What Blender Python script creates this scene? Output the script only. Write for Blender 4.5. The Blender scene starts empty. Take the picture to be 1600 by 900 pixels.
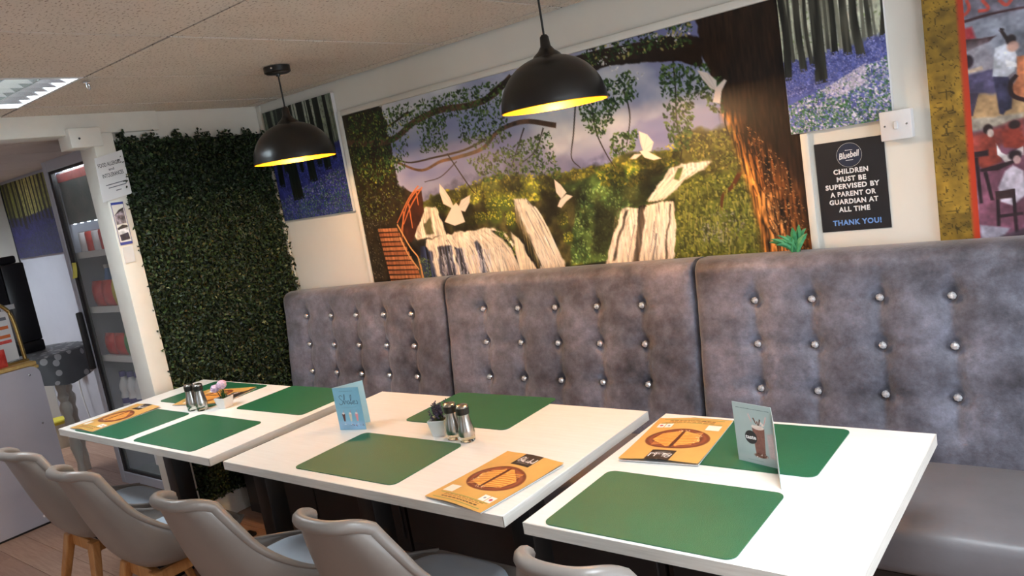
import bpy, bmesh, math, random
import numpy as np
from mathutils import Vector, Matrix
R = math.radians
random.seed(7); rng = np.random.default_rng(11)
scn = bpy.context.scene
col = scn.collection
# ------------------------------------------------------------------ camera
CAM = np.array([0.3637, -2.5948, 1.5164]); FPX = 1205.19
AZ, EL, RO = -0.6877, -0.1514, -0.1672
FW = np.array([math.sin(AZ)*math.cos(EL), math.cos(AZ)*math.cos(EL), math.sin(EL)])
_rt = np.array([math.cos(AZ), -math.sin(AZ), 0.]); _up = np.cross(_rt, FW)
RT = math.cos(RO)*_rt + math.sin(RO)*_up; UP = -math.sin(RO)*_rt + math.cos(RO)*_up
cd = bpy.data.cameras.new('camera'); cam = bpy.data.objects.new('camera', cd); col.objects.link(cam)
M = Matrix.Identity(4)
for i in range(3):
    M[i][0] = RT[i]; M[i][1] = UP[i]; M[i][2] = -FW[i]; M[i][3] = CAM[i]
cam.matrix_world = M
cd.sensor_width = 36; cd.lens = FPX*36/1600; cd.clip_start = .02
scn.camera = cam
def ray(u, v): return RT*(u-800)/FPX - UP*(v-450)/FPX + FW
def onY(u, v, y): d = ray(u, v); return CAM + d*(y-CAM[1])/d[1]
def onX(u, v, x): d = ray(u, v); return CAM + d*(x-CAM[0])/d[0]
def onZ(u, v, z): d = ray(u, v); return CAM + d*(z-CAM[2])/d[2]
# ------------------------------------------------------------------ world, light, exposure
w = bpy.data.worlds.new('world'); scn.world = w; w.use_nodes = True
w.node_tree.nodes['Background'].inputs[0].default_value = (.75, .86, 1, 1)
w.node_tree.nodes['Background'].inputs[1].default_value = .4
vs = scn.view_settings
vs.view_transform = 'Standard'; vs.look = 'None'; vs.gamma = 1; vs.exposure = 0.35; vs.use_curve_mapping = False
def area(name, loc, target, sx, sy, power, color):
    l = bpy.data.lights.new(name, 'AREA'); l.shape = 'RECTANGLE'; l.size = sx; l.size_y = sy
    l.energy = power; l.color = color
    o = bpy.data.objects.new(name, l); col.objects.link(o); o.location = loc
    o.rotation_euler = (Vector(target)-Vector(loc)).to_track_quat('-Z', 'Y').to_euler()
    return o
# daylight entering through the three shop windows (see window_1..3 below)
XR, YF = 2.1, -4.3           # right wall, street wall
area('window_daylight', (-2.9, YF-.08, 1.3), (-2.9, 0, 1.3), 2.4, 1.3, 4, (.80, .90, 1))
area('window_daylight', (.9, YF-.08, 1.3), (.9, 0, 1.3), 2.0, 1.3, 3, (.80, .90, 1))
area('window_daylight', (XR+.08, -1.6, 1.3), (0, -1.6, 1.3), 2.2, 1.3, 48, (.78, .89, 1))
# ------------------------------------------------------------------ materials
def lin(c):
    c = np.asarray(c, float)/255.
    return np.where(c <= .04045, c/12.92, ((c+.055)/1.055)**2.4)
def C4(c): return tuple(lin(c)) + (1.,)
def mat(name, c, rough=.5, metal=0, c2=None, scale=8, detail=4, bump=0, bscale=40, stretch=None, lo=.35, hi=.65,
        emit=0, ecol=None, trans=0, sheen=0, coat=0, spec=None, alpha=1, ior=None):
    m = bpy.data.materials.new(name); m.use_nodes = True
    nt = m.node_tree; b = nt.nodes['Principled BSDF']
    b.inputs['Base Color'].default_value = C4(c); b.inputs['Roughness'].default_value = rough
    b.inputs['Metallic'].default_value = metal
    if trans: b.inputs['Transmission Weight'].default_value = trans
    if ior: b.inputs['IOR'].default_value = ior
    if sheen: b.inputs['Sheen Weight'].default_value = sheen
    if coat: b.inputs['Coat Weight'].default_value = coat
    if spec is not None: b.inputs['Specular IOR Level'].default_value = spec
    if alpha < 1: b.inputs['Alpha'].default_value = alpha
    if emit:
        b.inputs['Emission Color'].default_value = C4(ecol or c); b.inputs['Emission Strength'].default_value = emit
    tc = nt.nodes.new('ShaderNodeTexCoord'); src = tc.outputs['Object']
    if stretch:
        mp = nt.nodes.new('ShaderNodeMapping'); mp.inputs['Scale'].default_value = stretch
        nt.links.new(src, mp.inputs[0]); src = mp.outputs[0]
    if c2 is not None:
        n = nt.nodes.new('ShaderNodeTexNoise'); n.inputs['Scale'].default_value = scale; n.inputs['Detail'].default_value = detail
        n.inputs['Roughness'].default_value = .65
        nt.links.new(src, n.inputs['Vector'])
        r = nt.nodes.new('ShaderNodeValToRGB'); r.color_ramp.elements[0].position = lo; r.color_ramp.elements[1].position = hi
        r.color_ramp.elements[0].color = C4(c); r.color_ramp.elements[1].color = C4(c2)
        nt.links.new(n.outputs[0], r.inputs[0]); nt.links.new(r.outputs[0], b.inputs['Base Color'])
    if bump:
        n = nt.nodes.new('ShaderNodeTexNoise'); n.inputs['Scale'].default_value = bscale; n.inputs['Detail'].default_value = 5
        nt.links.new(src, n.inputs['Vector'])
        bp = nt.nodes.new('ShaderNodeBump'); bp.inputs['Strength'].default_value = bump; bp.inputs['Distance'].default_value = .01
        nt.links.new(n.outputs[0], bp.inputs['Height']); nt.links.new(bp.outputs[0], b.inputs['Normal'])
    return m
def mat_attr(name, rough=.5, spec=.4, coat=0):
    m = bpy.data.materials.new(name); m.use_nodes = True; nt = m.node_tree; b = nt.nodes['Principled BSDF']
    a = nt.nodes.new('ShaderNodeAttribute'); a.attribute_name = 'Col'
    nt.links.new(a.outputs['Color'], b.inputs['Base Color']); b.inputs['Roughness'].default_value = rough
    b.inputs['Specular IOR Level'].default_value = spec
    if coat: b.inputs['Coat Weight'].default_value = coat
    return m
def ceiling_mat():
    m = mat('ceiling_tile_mat', (214, 203, 190), .95, c2=(221, 211, 199), scale=3)
    nt = m.node_tree; b = nt.nodes['Principled BSDF']; tc = [n for n in nt.nodes if n.type == 'TEX_COORD'][0]
    mp = nt.nodes.new('ShaderNodeMapping'); mp.inputs['Scale'].default_value = (75, 150, 60)
    n = nt.nodes.new('ShaderNodeTexNoise'); n.inputs['Scale'].default_value = 1; n.inputs['Detail'].default_value = 3
    nt.links.new(tc.outputs['Object'], mp.inputs[0]); nt.links.new(mp.outputs[0], n.inputs['Vector'])
    r = nt.nodes.new('ShaderNodeValToRGB'); r.color_ramp.elements[0].position = .35; r.color_ramp.elements[1].position = .42
    r.color_ramp.elements[0].color = (.5, .44, .4, 1); r.color_ramp.elements[1].color = (1, 1, 1, 1)
    nt.links.new(n.outputs[0], r.inputs[0])
    old = b.inputs['Base Color'].links[0].from_socket
    mx = nt.nodes.new('ShaderNodeMix'); mx.data_type = 'RGBA'; mx.blend_type = 'MULTIPLY'; mx.inputs['Factor'].default_value = 1
    nt.links.new(old, mx.inputs['A']); nt.links.new(r.outputs[0], mx.inputs['B']); nt.links.new(mx.outputs['Result'], b.inputs['Base Color'])
    return m
def velvet_mat():
    m = mat('grey_crushed_velvet', (50, 47, 55), .58, c2=(134, 135, 148), scale=4.0, detail=10, lo=.33, hi=.68, bump=.15, bscale=160, sheen=.3)
    nt = m.node_tree; b = nt.nodes['Principled BSDF']; tc = [n for n in nt.nodes if n.type == 'TEX_COORD'][0]
    n = nt.nodes.new('ShaderNodeTexNoise'); n.inputs['Scale'].default_value = 26; n.inputs['Detail'].default_value = 8; n.inputs['Roughness'].default_value = .75
    nt.links.new(tc.outputs['Object'], n.inputs['Vector'])
    r = nt.nodes.new('ShaderNodeValToRGB'); r.color_ramp.elements[0].position = .3; r.color_ramp.elements[1].position = .7
    r.color_ramp.elements[0].color = (.55, .52, .55, 1); r.color_ramp.elements[1].color = (1.25, 1.25, 1.3, 1)
    nt.links.new(n.outputs[0], r.inputs[0]); old = b.inputs['Base Color'].links[0].from_socket
    mx = nt.nodes.new('ShaderNodeMix'); mx.data_type = 'RGBA'; mx.blend_type = 'MULTIPLY'; mx.inputs['Factor'].default_value = 1
    nt.links.new(old, mx.inputs['A']); nt.links.new(r.outputs[0], mx.inputs['B']); nt.links.new(mx.outputs['Result'], b.inputs['Base Color'])
    return m
MT = dict(
 wall=mat('cream_wall_paint', (226, 222, 212), .7, c2=(221, 216, 206), scale=2, bump=.04, bscale=90),
 wall_k=mat('lilac_grey_wall_paint', (190, 190, 200), .7, c2=(182, 182, 193), scale=2),
 trim=mat('white_gloss_trim', (228, 224, 214), .4, c2=(220, 216, 206), scale=5),
 ceil=ceiling_mat(), grid=mat('dark_ceiling_gap', (26, 22, 20), .9, c2=(20, 17, 15)),
 kceil=mat('kitchen_ceiling_board', (226, 214, 204), .8, c2=(218, 206, 195), scale=3),
 floor=mat('floor_underlay', (70, 50, 40), .8, c2=(60, 42, 34)),
 velvet=velvet_mat(), leather=mat('grey_leatherette', (112, 110, 114), .42, c2=(104, 102, 106), scale=6, bump=.05, bscale=300),
 base=mat('dark_bench_base', (48, 42, 41), .5, c2=(40, 35, 34), scale=3),
 white=mat('white_melamine', (238, 236, 231), .38, c2=(233, 230, 224), scale=6, stretch=(1, 14, 14)),
 edge=mat('white_melamine_edge', (226, 223, 216), .5, c2=(212, 208, 200), scale=30, stretch=(.3, .3, 6)),
 black=mat('matt_black_metal', (22, 20, 19), .42, c2=(18, 16, 15), scale=20),
 lampblack=mat('satin_black_lacquer', (25, 22, 20), .35, c2=(21, 18, 17), scale=9, coat=.2),
 gold=mat('gold_leaf_lining', (255, 178, 40), .35, .75, c2=(245, 160, 30), scale=14),
 green=mat('green_leatherette_mat', (26, 92, 62), .42, c2=(30, 98, 66), scale=5, bump=.25, bscale=420),
 matedge=mat('mat_edge', (95, 110, 100), .6, c2=(80, 96, 88)),
 shell=mat('grey_moulded_plastic', (134, 126, 120), .36, c2=(129, 121, 115), scale=4),
 pad=mat('blue_grey_seat_pad', (186, 197, 208), .45, c2=(178, 189, 201), scale=6, bump=.04, bscale=200),
 beech=mat('oiled_beech', (196, 140, 82), .45, c2=(170, 112, 60), scale=9, stretch=(5, 5, .7)),
 chrome=mat('polished_chrome', (225, 225, 228), .12, 1, c2=(205, 205, 210), scale=8),
 crystal=mat('cut_crystal', (250, 250, 252), .1, .55, c2=(205, 205, 212), scale=160, lo=.45, hi=.55),
 steel=mat('brushed_steel', (200, 196, 190), .26, 1, c2=(178, 174, 168), scale=14, stretch=(8, 8, .6)),
 glass=mat('clear_glass', (235, 242, 240), .03, trans=1, ior=1.3, c2=(228, 238, 236)),
 pane=mat('fridge_glass', (205, 215, 214), .04, alpha=.13, c2=(196, 208, 208)),
 potw=mat('white_ceramic', (232, 231, 228), .3, c2=(224, 223, 219)),
 paper=mat('white_paper', (214, 212, 212), .7, c2=(219, 217, 215)),
 ink=mat('black_ink', (30, 29, 32), .7, c2=(36, 35, 38)), bluei=mat('blue_ink', (110, 150, 215), .7, c2=(98, 140, 205)),
 whitei=mat('white_ink', (232, 232, 234), .6, c2=(222, 222, 226)),
 signb=mat('black_sign_board', (20, 19, 24), .45, c2=(25, 24, 30)),
 navy=mat('navy_print', (34, 42, 66), .5, c2=(30, 38, 60)),
 print=mat_attr('printed_picture', .42, .35), printm=mat_attr('printed_card', .4, .4), leafm=mat_attr('artificial_leaves', .5, .4),
 fabric=mat('hedge_backing_mesh', (24, 34, 20), .9, c2=(18, 26, 14)),
 bulb=mat('lit_bulb', (255, 214, 140), .4, c2=(255, 214, 140), emit=60, ecol=(255, 205, 120)),
 tube=mat('fluorescent_tube', (240, 246, 255), .4, c2=(240, 246, 255), emit=6, ecol=(225, 238, 255)),
 mirror=mat('louvre_aluminium', (215, 222, 225), .14, 1, c2=(200, 210, 210), scale=6),
 fridge=mat('silver_grey_fridge', (178, 180, 190), .38, .2, c2=(170, 172, 182), scale=4), gasket=mat('black_gasket', (38, 36, 38), .6, c2=(32, 30, 32)),
 fridgein=mat('fridge_liner', (150, 156, 160), .5, c2=(142, 148, 152)),
 counter=mat('lilac_grey_laminate', (182, 176, 184), .45, c2=(176, 170, 178), scale=3),
 ply=mat('plywood', (205, 168, 100), .5, c2=(188, 148, 82), scale=7, stretch=(1, 8, 8)),
 brass=mat('aged_brass', (190, 160, 100), .25, .9, c2=(165, 135, 80), scale=9),
 plasticb=mat('black_appliance_plastic', (24, 23, 26), .3, c2=(30, 29, 33), scale=4),
 greyp=mat('grey_appliance_plastic', (105, 105, 112), .4, c2=(95, 95, 102)),
 whitep=mat('white_plastic', (226, 225, 226), .35, c2=(218, 217, 219)),
 yellow=mat('yellow_plastic', (214, 196, 60), .5, c2=(200, 182, 50)), red=mat('red_foil_wrap', (190, 40, 36), .3, c2=(222, 90, 80), scale=25),
 green2=mat('green_foil_wrap', (50, 130, 70), .3, c2=(120, 180, 90), scale=25), orange=mat('orange_juice', (215, 110, 45), .35, c2=(200, 96, 36)),
 purple=mat('purple_cap', (80, 66, 140), .4, c2=(70, 58, 126)), note=mat('yellow_sticky_note', (232, 226, 110), .7, c2=(224, 216, 98)),
 grass=mat('artificial_grass_blade', (60, 96, 44), .5, c2=(44, 74, 32), scale=30), pompom=mat('lilac_pompom', (196, 160, 190), .8, c2=(222, 196, 216), scale=90),
 lav=mat('lavender_flower', (74, 64, 92), .8, c2=(54, 48, 66), scale=60), leaf=mat('bright_green_leaf', (40, 128, 84), .4, c2=(86, 168, 120), scale=30),
 soil=mat('pot_soil', (60, 48, 36), .9, c2=(40, 32, 24), scale=40), tub=mat('white_tub', (214, 210, 190), .45, c2=(205, 200, 180)))
def cloth_mat():
    m = mat('grey_dotted_oilcloth', (112, 114, 118), .4); nt = m.node_tree; b = nt.nodes['Principled BSDF']
    tc = [n for n in nt.nodes if n.type == 'TEX_COORD'][0]
    v = nt.nodes.new('ShaderNodeTexVoronoi'); v.inputs['Scale'].default_value = 17
    nt.links.new(tc.outputs['Object'], v.inputs['Vector'])
    r = nt.nodes.new('ShaderNodeValToRGB'); r.color_ramp.interpolation = 'CONSTANT'; r.color_ramp.elements[0].color = C4((200, 200, 202))
    r.color_ramp.elements[1].color = C4((104, 106, 110)); r.color_ramp.elements[1].position = .36
    nt.links.new(v.outputs['Distance'], r.inputs[0]); nt.links.new(r.outputs[0], b.inputs['Base Color'])
    return m
MT['cloth'] = cloth_mat()
PL = [mat('floor_plank_%d' % k, c, .42, c2=c2, scale=5, detail=6, stretch=(1.2, 16, 16), bump=.05, bscale=30) for k, (c, c2) in enumerate(
    [((150, 112, 92), (172, 134, 112)), ((160, 122, 102), (182, 146, 124)), ((140, 102, 84), (162, 124, 104)), ((166, 130, 110), (150, 112, 94))])]
# ------------------------------------------------------------------ mesh helpers
def link(name, me, m=None, parent=None, loc=None):
    o = bpy.data.objects.new(name, me); col.objects.link(o)
    if m is not None:
        if len(me.materials) == 0: me.materials.append(m)
    if parent: o.parent = parent
    if loc is not None: o.location = loc
    return o
def smooth(me, ang=40):
    me.polygons.foreach_set('use_smooth', [True]*len(me.polygons))
    try: me.set_sharp_from_angle(angle=R(ang))
    except Exception: pass
def raw(name, V, F, m, parent=None, sm=False, loc=None, ang=40):
    me = bpy.data.meshes.new(name); me.from_pydata([tuple(v) for v in V], [], F); me.validate(); me.update()
    bm = bmesh.new(); bm.from_mesh(me); bmesh.ops.recalc_face_normals(bm, faces=bm.faces); bm.to_mesh(me); bm.free()
    if sm: smooth(me, ang)
    return link(name, me, m, parent, loc)
def frombm(name, bm, m, parent=None, sm=False, loc=None, ang=40):
    bmesh.ops.recalc_face_normals(bm, faces=bm.faces)
    me = bpy.data.meshes.new(name); bm.to_mesh(me); bm.free()
    if sm: smooth(me, ang)
    return link(name, me, m, parent, loc)
def addbox(bm, b, bev=0, seg=2, mtx=None):
    x0, x1, y0, y1, z0, z1 = b
    T = Matrix.Translation(((x0+x1)/2, (y0+y1)/2, (z0+z1)/2)) @ Matrix.Diagonal((x1-x0, y1-y0, z1-z0, 1))
    if mtx is not None: T = mtx @ T
    r = bmesh.ops.create_cube(bm, size=1, matrix=T)
    if bev:
        es = list({e for v in r['verts'] for e in v.link_edges})
        bmesh.ops.bevel(bm, geom=es, offset=bev, segments=seg, affect='EDGES', profile=.5)
def box(name, b, m, bev=0, seg=2, parent=None, loc=None, mtx=None):
    bm = bmesh.new(); addbox(bm, b, bev, seg, mtx); return frombm(name, bm, m, parent, bev > 0, loc)
def lathe(name, prof, m, n=24, parent=None, loc=None, close=False, ang=40):
    V, F = [], []; k = len(prof)
    for i in range(n):
        a = 2*math.pi*i/n
        for r, z in prof: V.append((r*math.cos(a), r*math.sin(a), z))
    for i in range(n):
        j = (i+1) % n
        for q in range(k-1 + (1 if close else 0)):
            q2 = (q+1) % k
            F.append((i*k+q, j*k+q, j*k+q2, i*k+q2))
    o = raw(name, V, F, m, parent, True, loc, ang)
    bm = bmesh.new(); bm.from_mesh(o.data); bmesh.ops.remove_doubles(bm, verts=bm.verts, dist=1e-5)
    bmesh.ops.recalc_face_normals(bm, faces=bm.faces); bm.to_mesh(o.data); bm.free(); smooth(o.data, ang)
    return o
def tube(name, pts, rad, m, n=8, parent=None, loc=None, closed=False):
    P = [Vector(p) for p in pts]; V, F = [], []; N = len(P)
    rr = rad if hasattr(rad, '__len__') else [rad]*N
    up = Vector((0, 0, 1))
    for i, p in enumerate(P):
        a = P[(i-1) % N] if (i > 0 or closed) else p; b = P[(i+1) % N] if (i < N-1 or closed) else p
        t = (b-a).normalized(); u = up if abs(t.dot(up)) < .95 else Vector((1, 0, 0))
        s = t.cross(u).normalized(); q = s.cross(t)
        for k in range(n):
            an = 2*math.pi*k/n; V.append(p + s*math.cos(an)*rr[i] + q*math.sin(an)*rr[i])
    for i in range(N if closed else N-1):
        j = (i+1) % N
        for k in range(n): F.append((i*n+k, i*n+(k+1) % n, j*n+(k+1) % n, j*n+k))
    if not closed: F += [tuple(range(n))[::-1], tuple(range((N-1)*n, N*n))]
    return raw(name, V, F, m, parent, True, loc, 60)
def smoothpts(P, n=6):
    P = [np.array(p, float) for p in P]; out = []
    Q = [2*P[0]-P[1]] + P + [2*P[-1]-P[-2]]
    for i in range(1, len(Q)-2):
        a, b, c, d = Q[i-1], Q[i], Q[i+1], Q[i+2]
        for k in range(n):
            t = k/n; out.append(.5*((2*b)+(-a+c)*t+(2*a-5*b+4*c-d)*t*t+(-a+3*b-3*c+d)*t**3))
    out.append(P[-1]); return out
def empty(name, loc, rz=0):
    o = bpy.data.objects.new(name, None); o.empty_display_size = .05; col.objects.link(o); o.location = loc; o.rotation_euler = (0, 0, rz); return o
def tag(o, label, cat, group=None):
    o['label'] = label; o['category'] = cat
    if group: o['group'] = group
    return o
def struct(o): o['kind'] = 'structure'; return o
def copytree(o, parent=None):
    c = o.copy(); col.objects.link(c); c.parent = parent
    for ch in o.children: copytree(ch, c)
    return c
def text(parent, name, s, m, width=None, height=None, loc=(0, 0, 0), mtx=None, bold=.0, shear=0, depth=.0004):
    """flat lettering: lies in the local XZ plane facing -Y, centred on loc"""
    cu = bpy.data.curves.new(name, 'FONT'); cu.body = s; cu.align_x = 'CENTER'; cu.offset = bold; cu.shear = shear; cu.space_character = 1.12 if bold > .03 else 1.0; cu.resolution_u = 3
    t = bpy.data.objects.new(name, cu); col.objects.link(t)
    dg = bpy.context.evaluated_depsgraph_get(); dg.update()
    me = bpy.data.meshes.new_from_object(t.evaluated_get(dg)); bpy.data.objects.remove(t); bpy.data.curves.remove(cu)
    v = np.empty(len(me.vertices)*3); me.vertices.foreach_get('co', v); v = v.reshape(-1, 3)
    mn, mx = v.min(0), v.max(0); sz = mx-mn; c = (mn+mx)/2
    sx = width/sz[0] if width else None; sy = height/sz[1] if height else None
    sx = sx or sy; sy = sy or sx
    q = np.stack([(v[:, 0]-c[0])*sx, np.zeros(len(v)), (v[:, 1]-c[1])*sy], 1)
    if mtx is not None: q = np.array([mtx @ Vector(p) for p in q])
    q = q + np.array(loc)
    me.vertices.foreach_set('co', q.ravel()); me.materials.clear(); me.name = name; me.update()
    return link(name, me, m, parent)
# ------------------------------------------------------------------ raster painter for flat prints (code-drawn, stored as vertex colours)
def vnoise(h, w, sy, sx):
    g = rng.random((int(h/sy)+3, int(w/sx)+3))
    y = np.arange(h)/sy; x = np.arange(w)/sx; yi = y.astype(int); xi = x.astype(int)
    fy = y-yi; fx = x-xi; fy = fy*fy*(3-2*fy); fx = fx*fx*(3-2*fx)
    a = g[yi][:, xi]; b = g[yi][:, xi+1]; c = g[yi+1][:, xi]; d = g[yi+1][:, xi+1]
    fx = fx[None]; fy = fy[:, None]
    return (a*(1-fx)+b*fx)*(1-fy)+(c*(1-fx)+d*fx)*fy
def fbm(h, w, s, st=1.):
    return sum(vnoise(h, w, max(s/2**k, 1.01), max(s*st/2**k, 1.01))/2**k for k in range(4))/1.875
class Pic:
    def __init__(s, W, H, mp=None, bg=(128, 128, 128)):
        s.W, s.H, s.mp = W, H, mp; s.a = np.zeros((H, W, 3)); s.a[:] = bg
    def P(s, pts): return np.array([s.mp(*p) for p in pts]) if s.mp else np.array(pts, float)
    def _mix(s, y0, y1, x0, x1, m, c, tex):
        t = s.a[y0:y1, x0:x1]; c = np.asarray(c, float)
        if tex is not None:
            n = tex[y0:y1, x0:x1, None]; c = c[None, None]*(1+n)
        t[:] = t*(1-m[..., None]) + c*m[..., None]
    def poly(s, pts, c, alpha=1., tex=None, soft=1.0, ragged=0, raw_=False):
        P = np.array(pts, float) if raw_ else s.P(pts)
        x0 = max(int(P[:, 0].min())-3, 0); x1 = min(int(P[:, 0].max())+4, s.W); y0 = max(int(P[:, 1].min())-3, 0); y1 = min(int(P[:, 1].max())+4, s.H)
        if x1 <= x0 or y1 <= y0: return
        X, Y = np.meshgrid(np.arange(x0, x1)+.5, np.arange(y0, y1)+.5)
        if ragged:
            X = X + (s.rx[y0:y1, x0:x1]-.5)*ragged; Y = Y + (s.ry[y0:y1, x0:x1]-.5)*ragged
        ins = np.zeros(X.shape, bool); d = np.full(X.shape, 1e9); n = len(P)
        for i in range(n):
            ax, ay = P[i]; bx, by = P[(i+1) % n]
            cr = ((ay > Y) != (by > Y)) & (X < (bx-ax)*(Y-ay)/((by-ay) if by != ay else 1e-9)+ax); ins ^= cr
            L = (bx-ax)**2+(by-ay)**2+1e-9; t = np.clip(((X-ax)*(bx-ax)+(Y-ay)*(by-ay))/L, 0, 1)
            d = np.minimum(d, (X-ax-t*(bx-ax))**2+(Y-ay-t*(by-ay))**2)
        d = np.sqrt(d); sd = np.where(ins, d, -d)
        s._mix(y0, y1, x0, x1, np.clip(sd/soft+.5, 0, 1)*alpha, c, tex)
    def ell(s, cx, cy, rx, ry, c, rot=0, alpha=1., soft=.35, mapped=True):
        if mapped and s.mp: cx, cy = s.mp(cx, cy)
        r = max(rx, ry)+2; x0 = max(int(cx-r), 0); x1 = min(int(cx+r)+1, s.W); y0 = max(int(cy-r), 0); y1 = min(int(cy+r)+1, s.H)
        if x1 <= x0 or y1 <= y0: return
        X = np.arange(x0, x1)[None]+.5-cx; Y = np.arange(y0, y1)[:, None]+.5-cy; ca, sa = math.cos(rot), math.sin(rot)
        q = np.sqrt(((X*ca+Y*sa)/rx)**2+((-X*sa+Y*ca)/ry)**2)
        s._mix(y0, y1, x0, x1, np.clip((1-q)/soft+.0, 0, 1)*alpha, c, None)
    def line(s, pts, w0, w1, c, alpha=1., smoothn=5, raw_=False, tex=None):
        P = np.array(pts, float) if raw_ else s.P(pts)
        if len(P) > 2 and smoothn: P = np.array(smoothpts(P, smoothn))
        n = len(P)-1
        L, Rr = [], []
        for i, p in enumerate(P):
            t = P[min(i+1, n)]-P[max(i-1, 0)]; t = t/(np.linalg.norm(t)+1e-9); nrm = np.array([-t[1], t[0]]); wd = (w0+(w1-w0)*i/n)/2
            L.append(p+nrm*wd); Rr.append(p-nrm*wd)
        s.poly(L+Rr[::-1], c, alpha, tex, 1.0, 0, True)
    def inside(s, P, x, y):
        ins = False; n = len(P)
        for i in range(n):
            ax, ay = P[i]; bx, by = P[(i+1) % n]
            if (ay > y) != (by > y) and x < (bx-ax)*(y-ay)/(by-ay)+ax: ins = not ins
        return ins
    def spray(s, pts, n, r0, r1, cols, alpha=.9, asp=.55, raw_=False):
        P = np.array(pts, float) if raw_ else s.P(pts); mn, mx = P.min(0), P.max(0); k = 0
        for _ in range(n*4):
            x, y = mn+rng.random(2)*(mx-mn)
            if s.inside(P, x, y):
                r = r0+(r1-r0)*rng.random(); c = np.array(cols[rng.integers(len(cols))], float)*(.8+.4*rng.random())
                s.ell(x, y, r, r*asp, c, rng.random()*3.14, alpha, .5, False); k += 1
                if k >= n: return
    def mesh(s, name, w, h, m, parent=None, loc=None, bend=None):
        """grid in XZ, facing -Y, origin at centre; row 0 of the raster is the top"""
        W, H = s.W, s.H
        gx = np.linspace(-w/2, w/2, W); gz = np.linspace(h/2, -h/2, H)
        X, Z = np.meshgrid(gx, gz); Y = np.zeros_like(X) if bend is None else bend(X, Z)
        V = np.stack([X, Y, Z], -1).reshape(-1, 3).astype(np.float32)
        idx = np.arange(W*H).reshape(H, W)
        F = np.stack([idx[:-1, :-1], idx[1:, :-1], idx[1:, 1:], idx[:-1, 1:]], -1).reshape(-1, 4)
        me = bpy.data.meshes.new(name); me.vertices.add(len(V)); me.vertices.foreach_set('co', V.ravel())
        me.loops.add(F.size); me.loops.foreach_set('vertex_index', F.ravel().astype(np.int32))
        me.polygons.add(len(F)); me.polygons.foreach_set('loop_start', np.arange(0, F.size, 4, dtype=np.int32))
        me.update(calc_edges=True)
        at = me.color_attributes.new('Col', 'FLOAT_COLOR', 'POINT')
        c = np.ones((W*H, 4), np.float32); c[:, :3] = lin(np.clip(s.a, 0, 255)).reshape(-1, 3)
        at.data.foreach_set('color', c.ravel())
        return link(name, me, m, parent, loc)
# ------------------------------------------------------------------ the room
XL, ZC = -3.335, 2.077       # hedge wall plane, ceiling
YK = -.2                     # kitchen back wall
XK = -7.4
fl = struct(box('floor', (XK, XR, YF, 0, -.06, -.012), MT['floor']))
pm = {}
rows = 30; pw = (0-YF)/rows
for r_ in range(rows):
    off = (r_ % 3)*.41
    x = XK-off; k = 0
    while x < XR-.01:
        a, b = max(x, XK), min(x+1.22, XR)
        if b-a > .05:
            key = round(b-a, 3)
            if key not in pm:
                bm = bmesh.new(); addbox(bm, (-key/2+.0012, key/2-.0012, -pw/2+.0010, pw/2-.0010, -.012, 0)); me = bpy.data.meshes.new('plank'); bm.to_mesh(me); bm.free()
                me.materials.append(PL[0]); pm[key] = me
            o = link('plank', pm[key], None, fl, ((a+b)/2, YF+(r_+.5)*pw, 0))
            o.material_slots[0].link = 'OBJECT'; o.material_slots[0].material = PL[(r_*7+k*3+(r_*k) % 2) % 4]
        x += 1.22; k += 1
wb = struct(box('wall_back', (XL-.1, XR, 0, .1, 0, ZC+.1), MT['wall']))
wl = struct(box('wall_left', (XL-.1, XL, -.83, 0, 0, ZC+.1), MT['wall']))
struct(box('wall_kitchen', (XK, XL-.1, YK, YK+.1, 0, ZC+.1), MT['wall_k']))
struct(box('wall_kitchen_end', (XK-.1, XK, YF, YK, 0, ZC+.1), MT['wall_k']))
# street wall and right wall with window openings
def holed(name, axis, at, lo, hi, holes, sill, head, m):
    bm = bmesh.new(); th = .1 if at > 0 else -.1
    segs = []; c = lo
    for (a, b) in holes:
        segs.append((c, a, 0, ZC+.1)); segs.append((a, b, 0, sill)); segs.append((a, b, head, ZC+.1)); c = b
    segs.append((c, hi, 0, ZC+.1))
    for a, b, z0, z1 in segs:
        if axis == 'Y': addbox(bm, (a, b, min(at, at+th), max(at, at+th), z0, z1))
        else: addbox(bm, (min(at, at+th), max(at, at+th), a, b, z0, z1))
    return struct(frombm(name, bm, m))
holed('wall_street', 'Y', YF, XK, XR, [(-4.1, -1.7), (-.1, 1.9)], .6, 1.98, MT['wall'])
holed('wall_right', 'X', XR, YF, 0, [(-2.7, -.5)], .6, 1.98, MT['wall'])
def wframe(n, axis, at, a, b):
    bm = bmesh.new(); t = .05; mids = [a+(b-a)*k/3 for k in (1, 2)]
    for p, q, z0, z1 in [(a, b, .6, .65), (a, b, 1.93, 1.98), (a, a+t, .65, 1.93), (b-t, b, .65, 1.93)]+[(m_-.02, m_+.02, .65, 1.93) for m_ in mids]:
        if axis == 'Y': addbox(bm, (p, q, at-.06, at-.01, z0, z1))
        else: addbox(bm, (at+.01, at+.06, p, q, z0, z1))
    struct(frombm('window_%d' % n, bm, MT['trim']))
wframe(1, 'Y', YF, -4.1, -1.7); wframe(2, 'Y', YF, -.1, 1.9); wframe(3, 'X', XR, -2.7, -.5)
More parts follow.
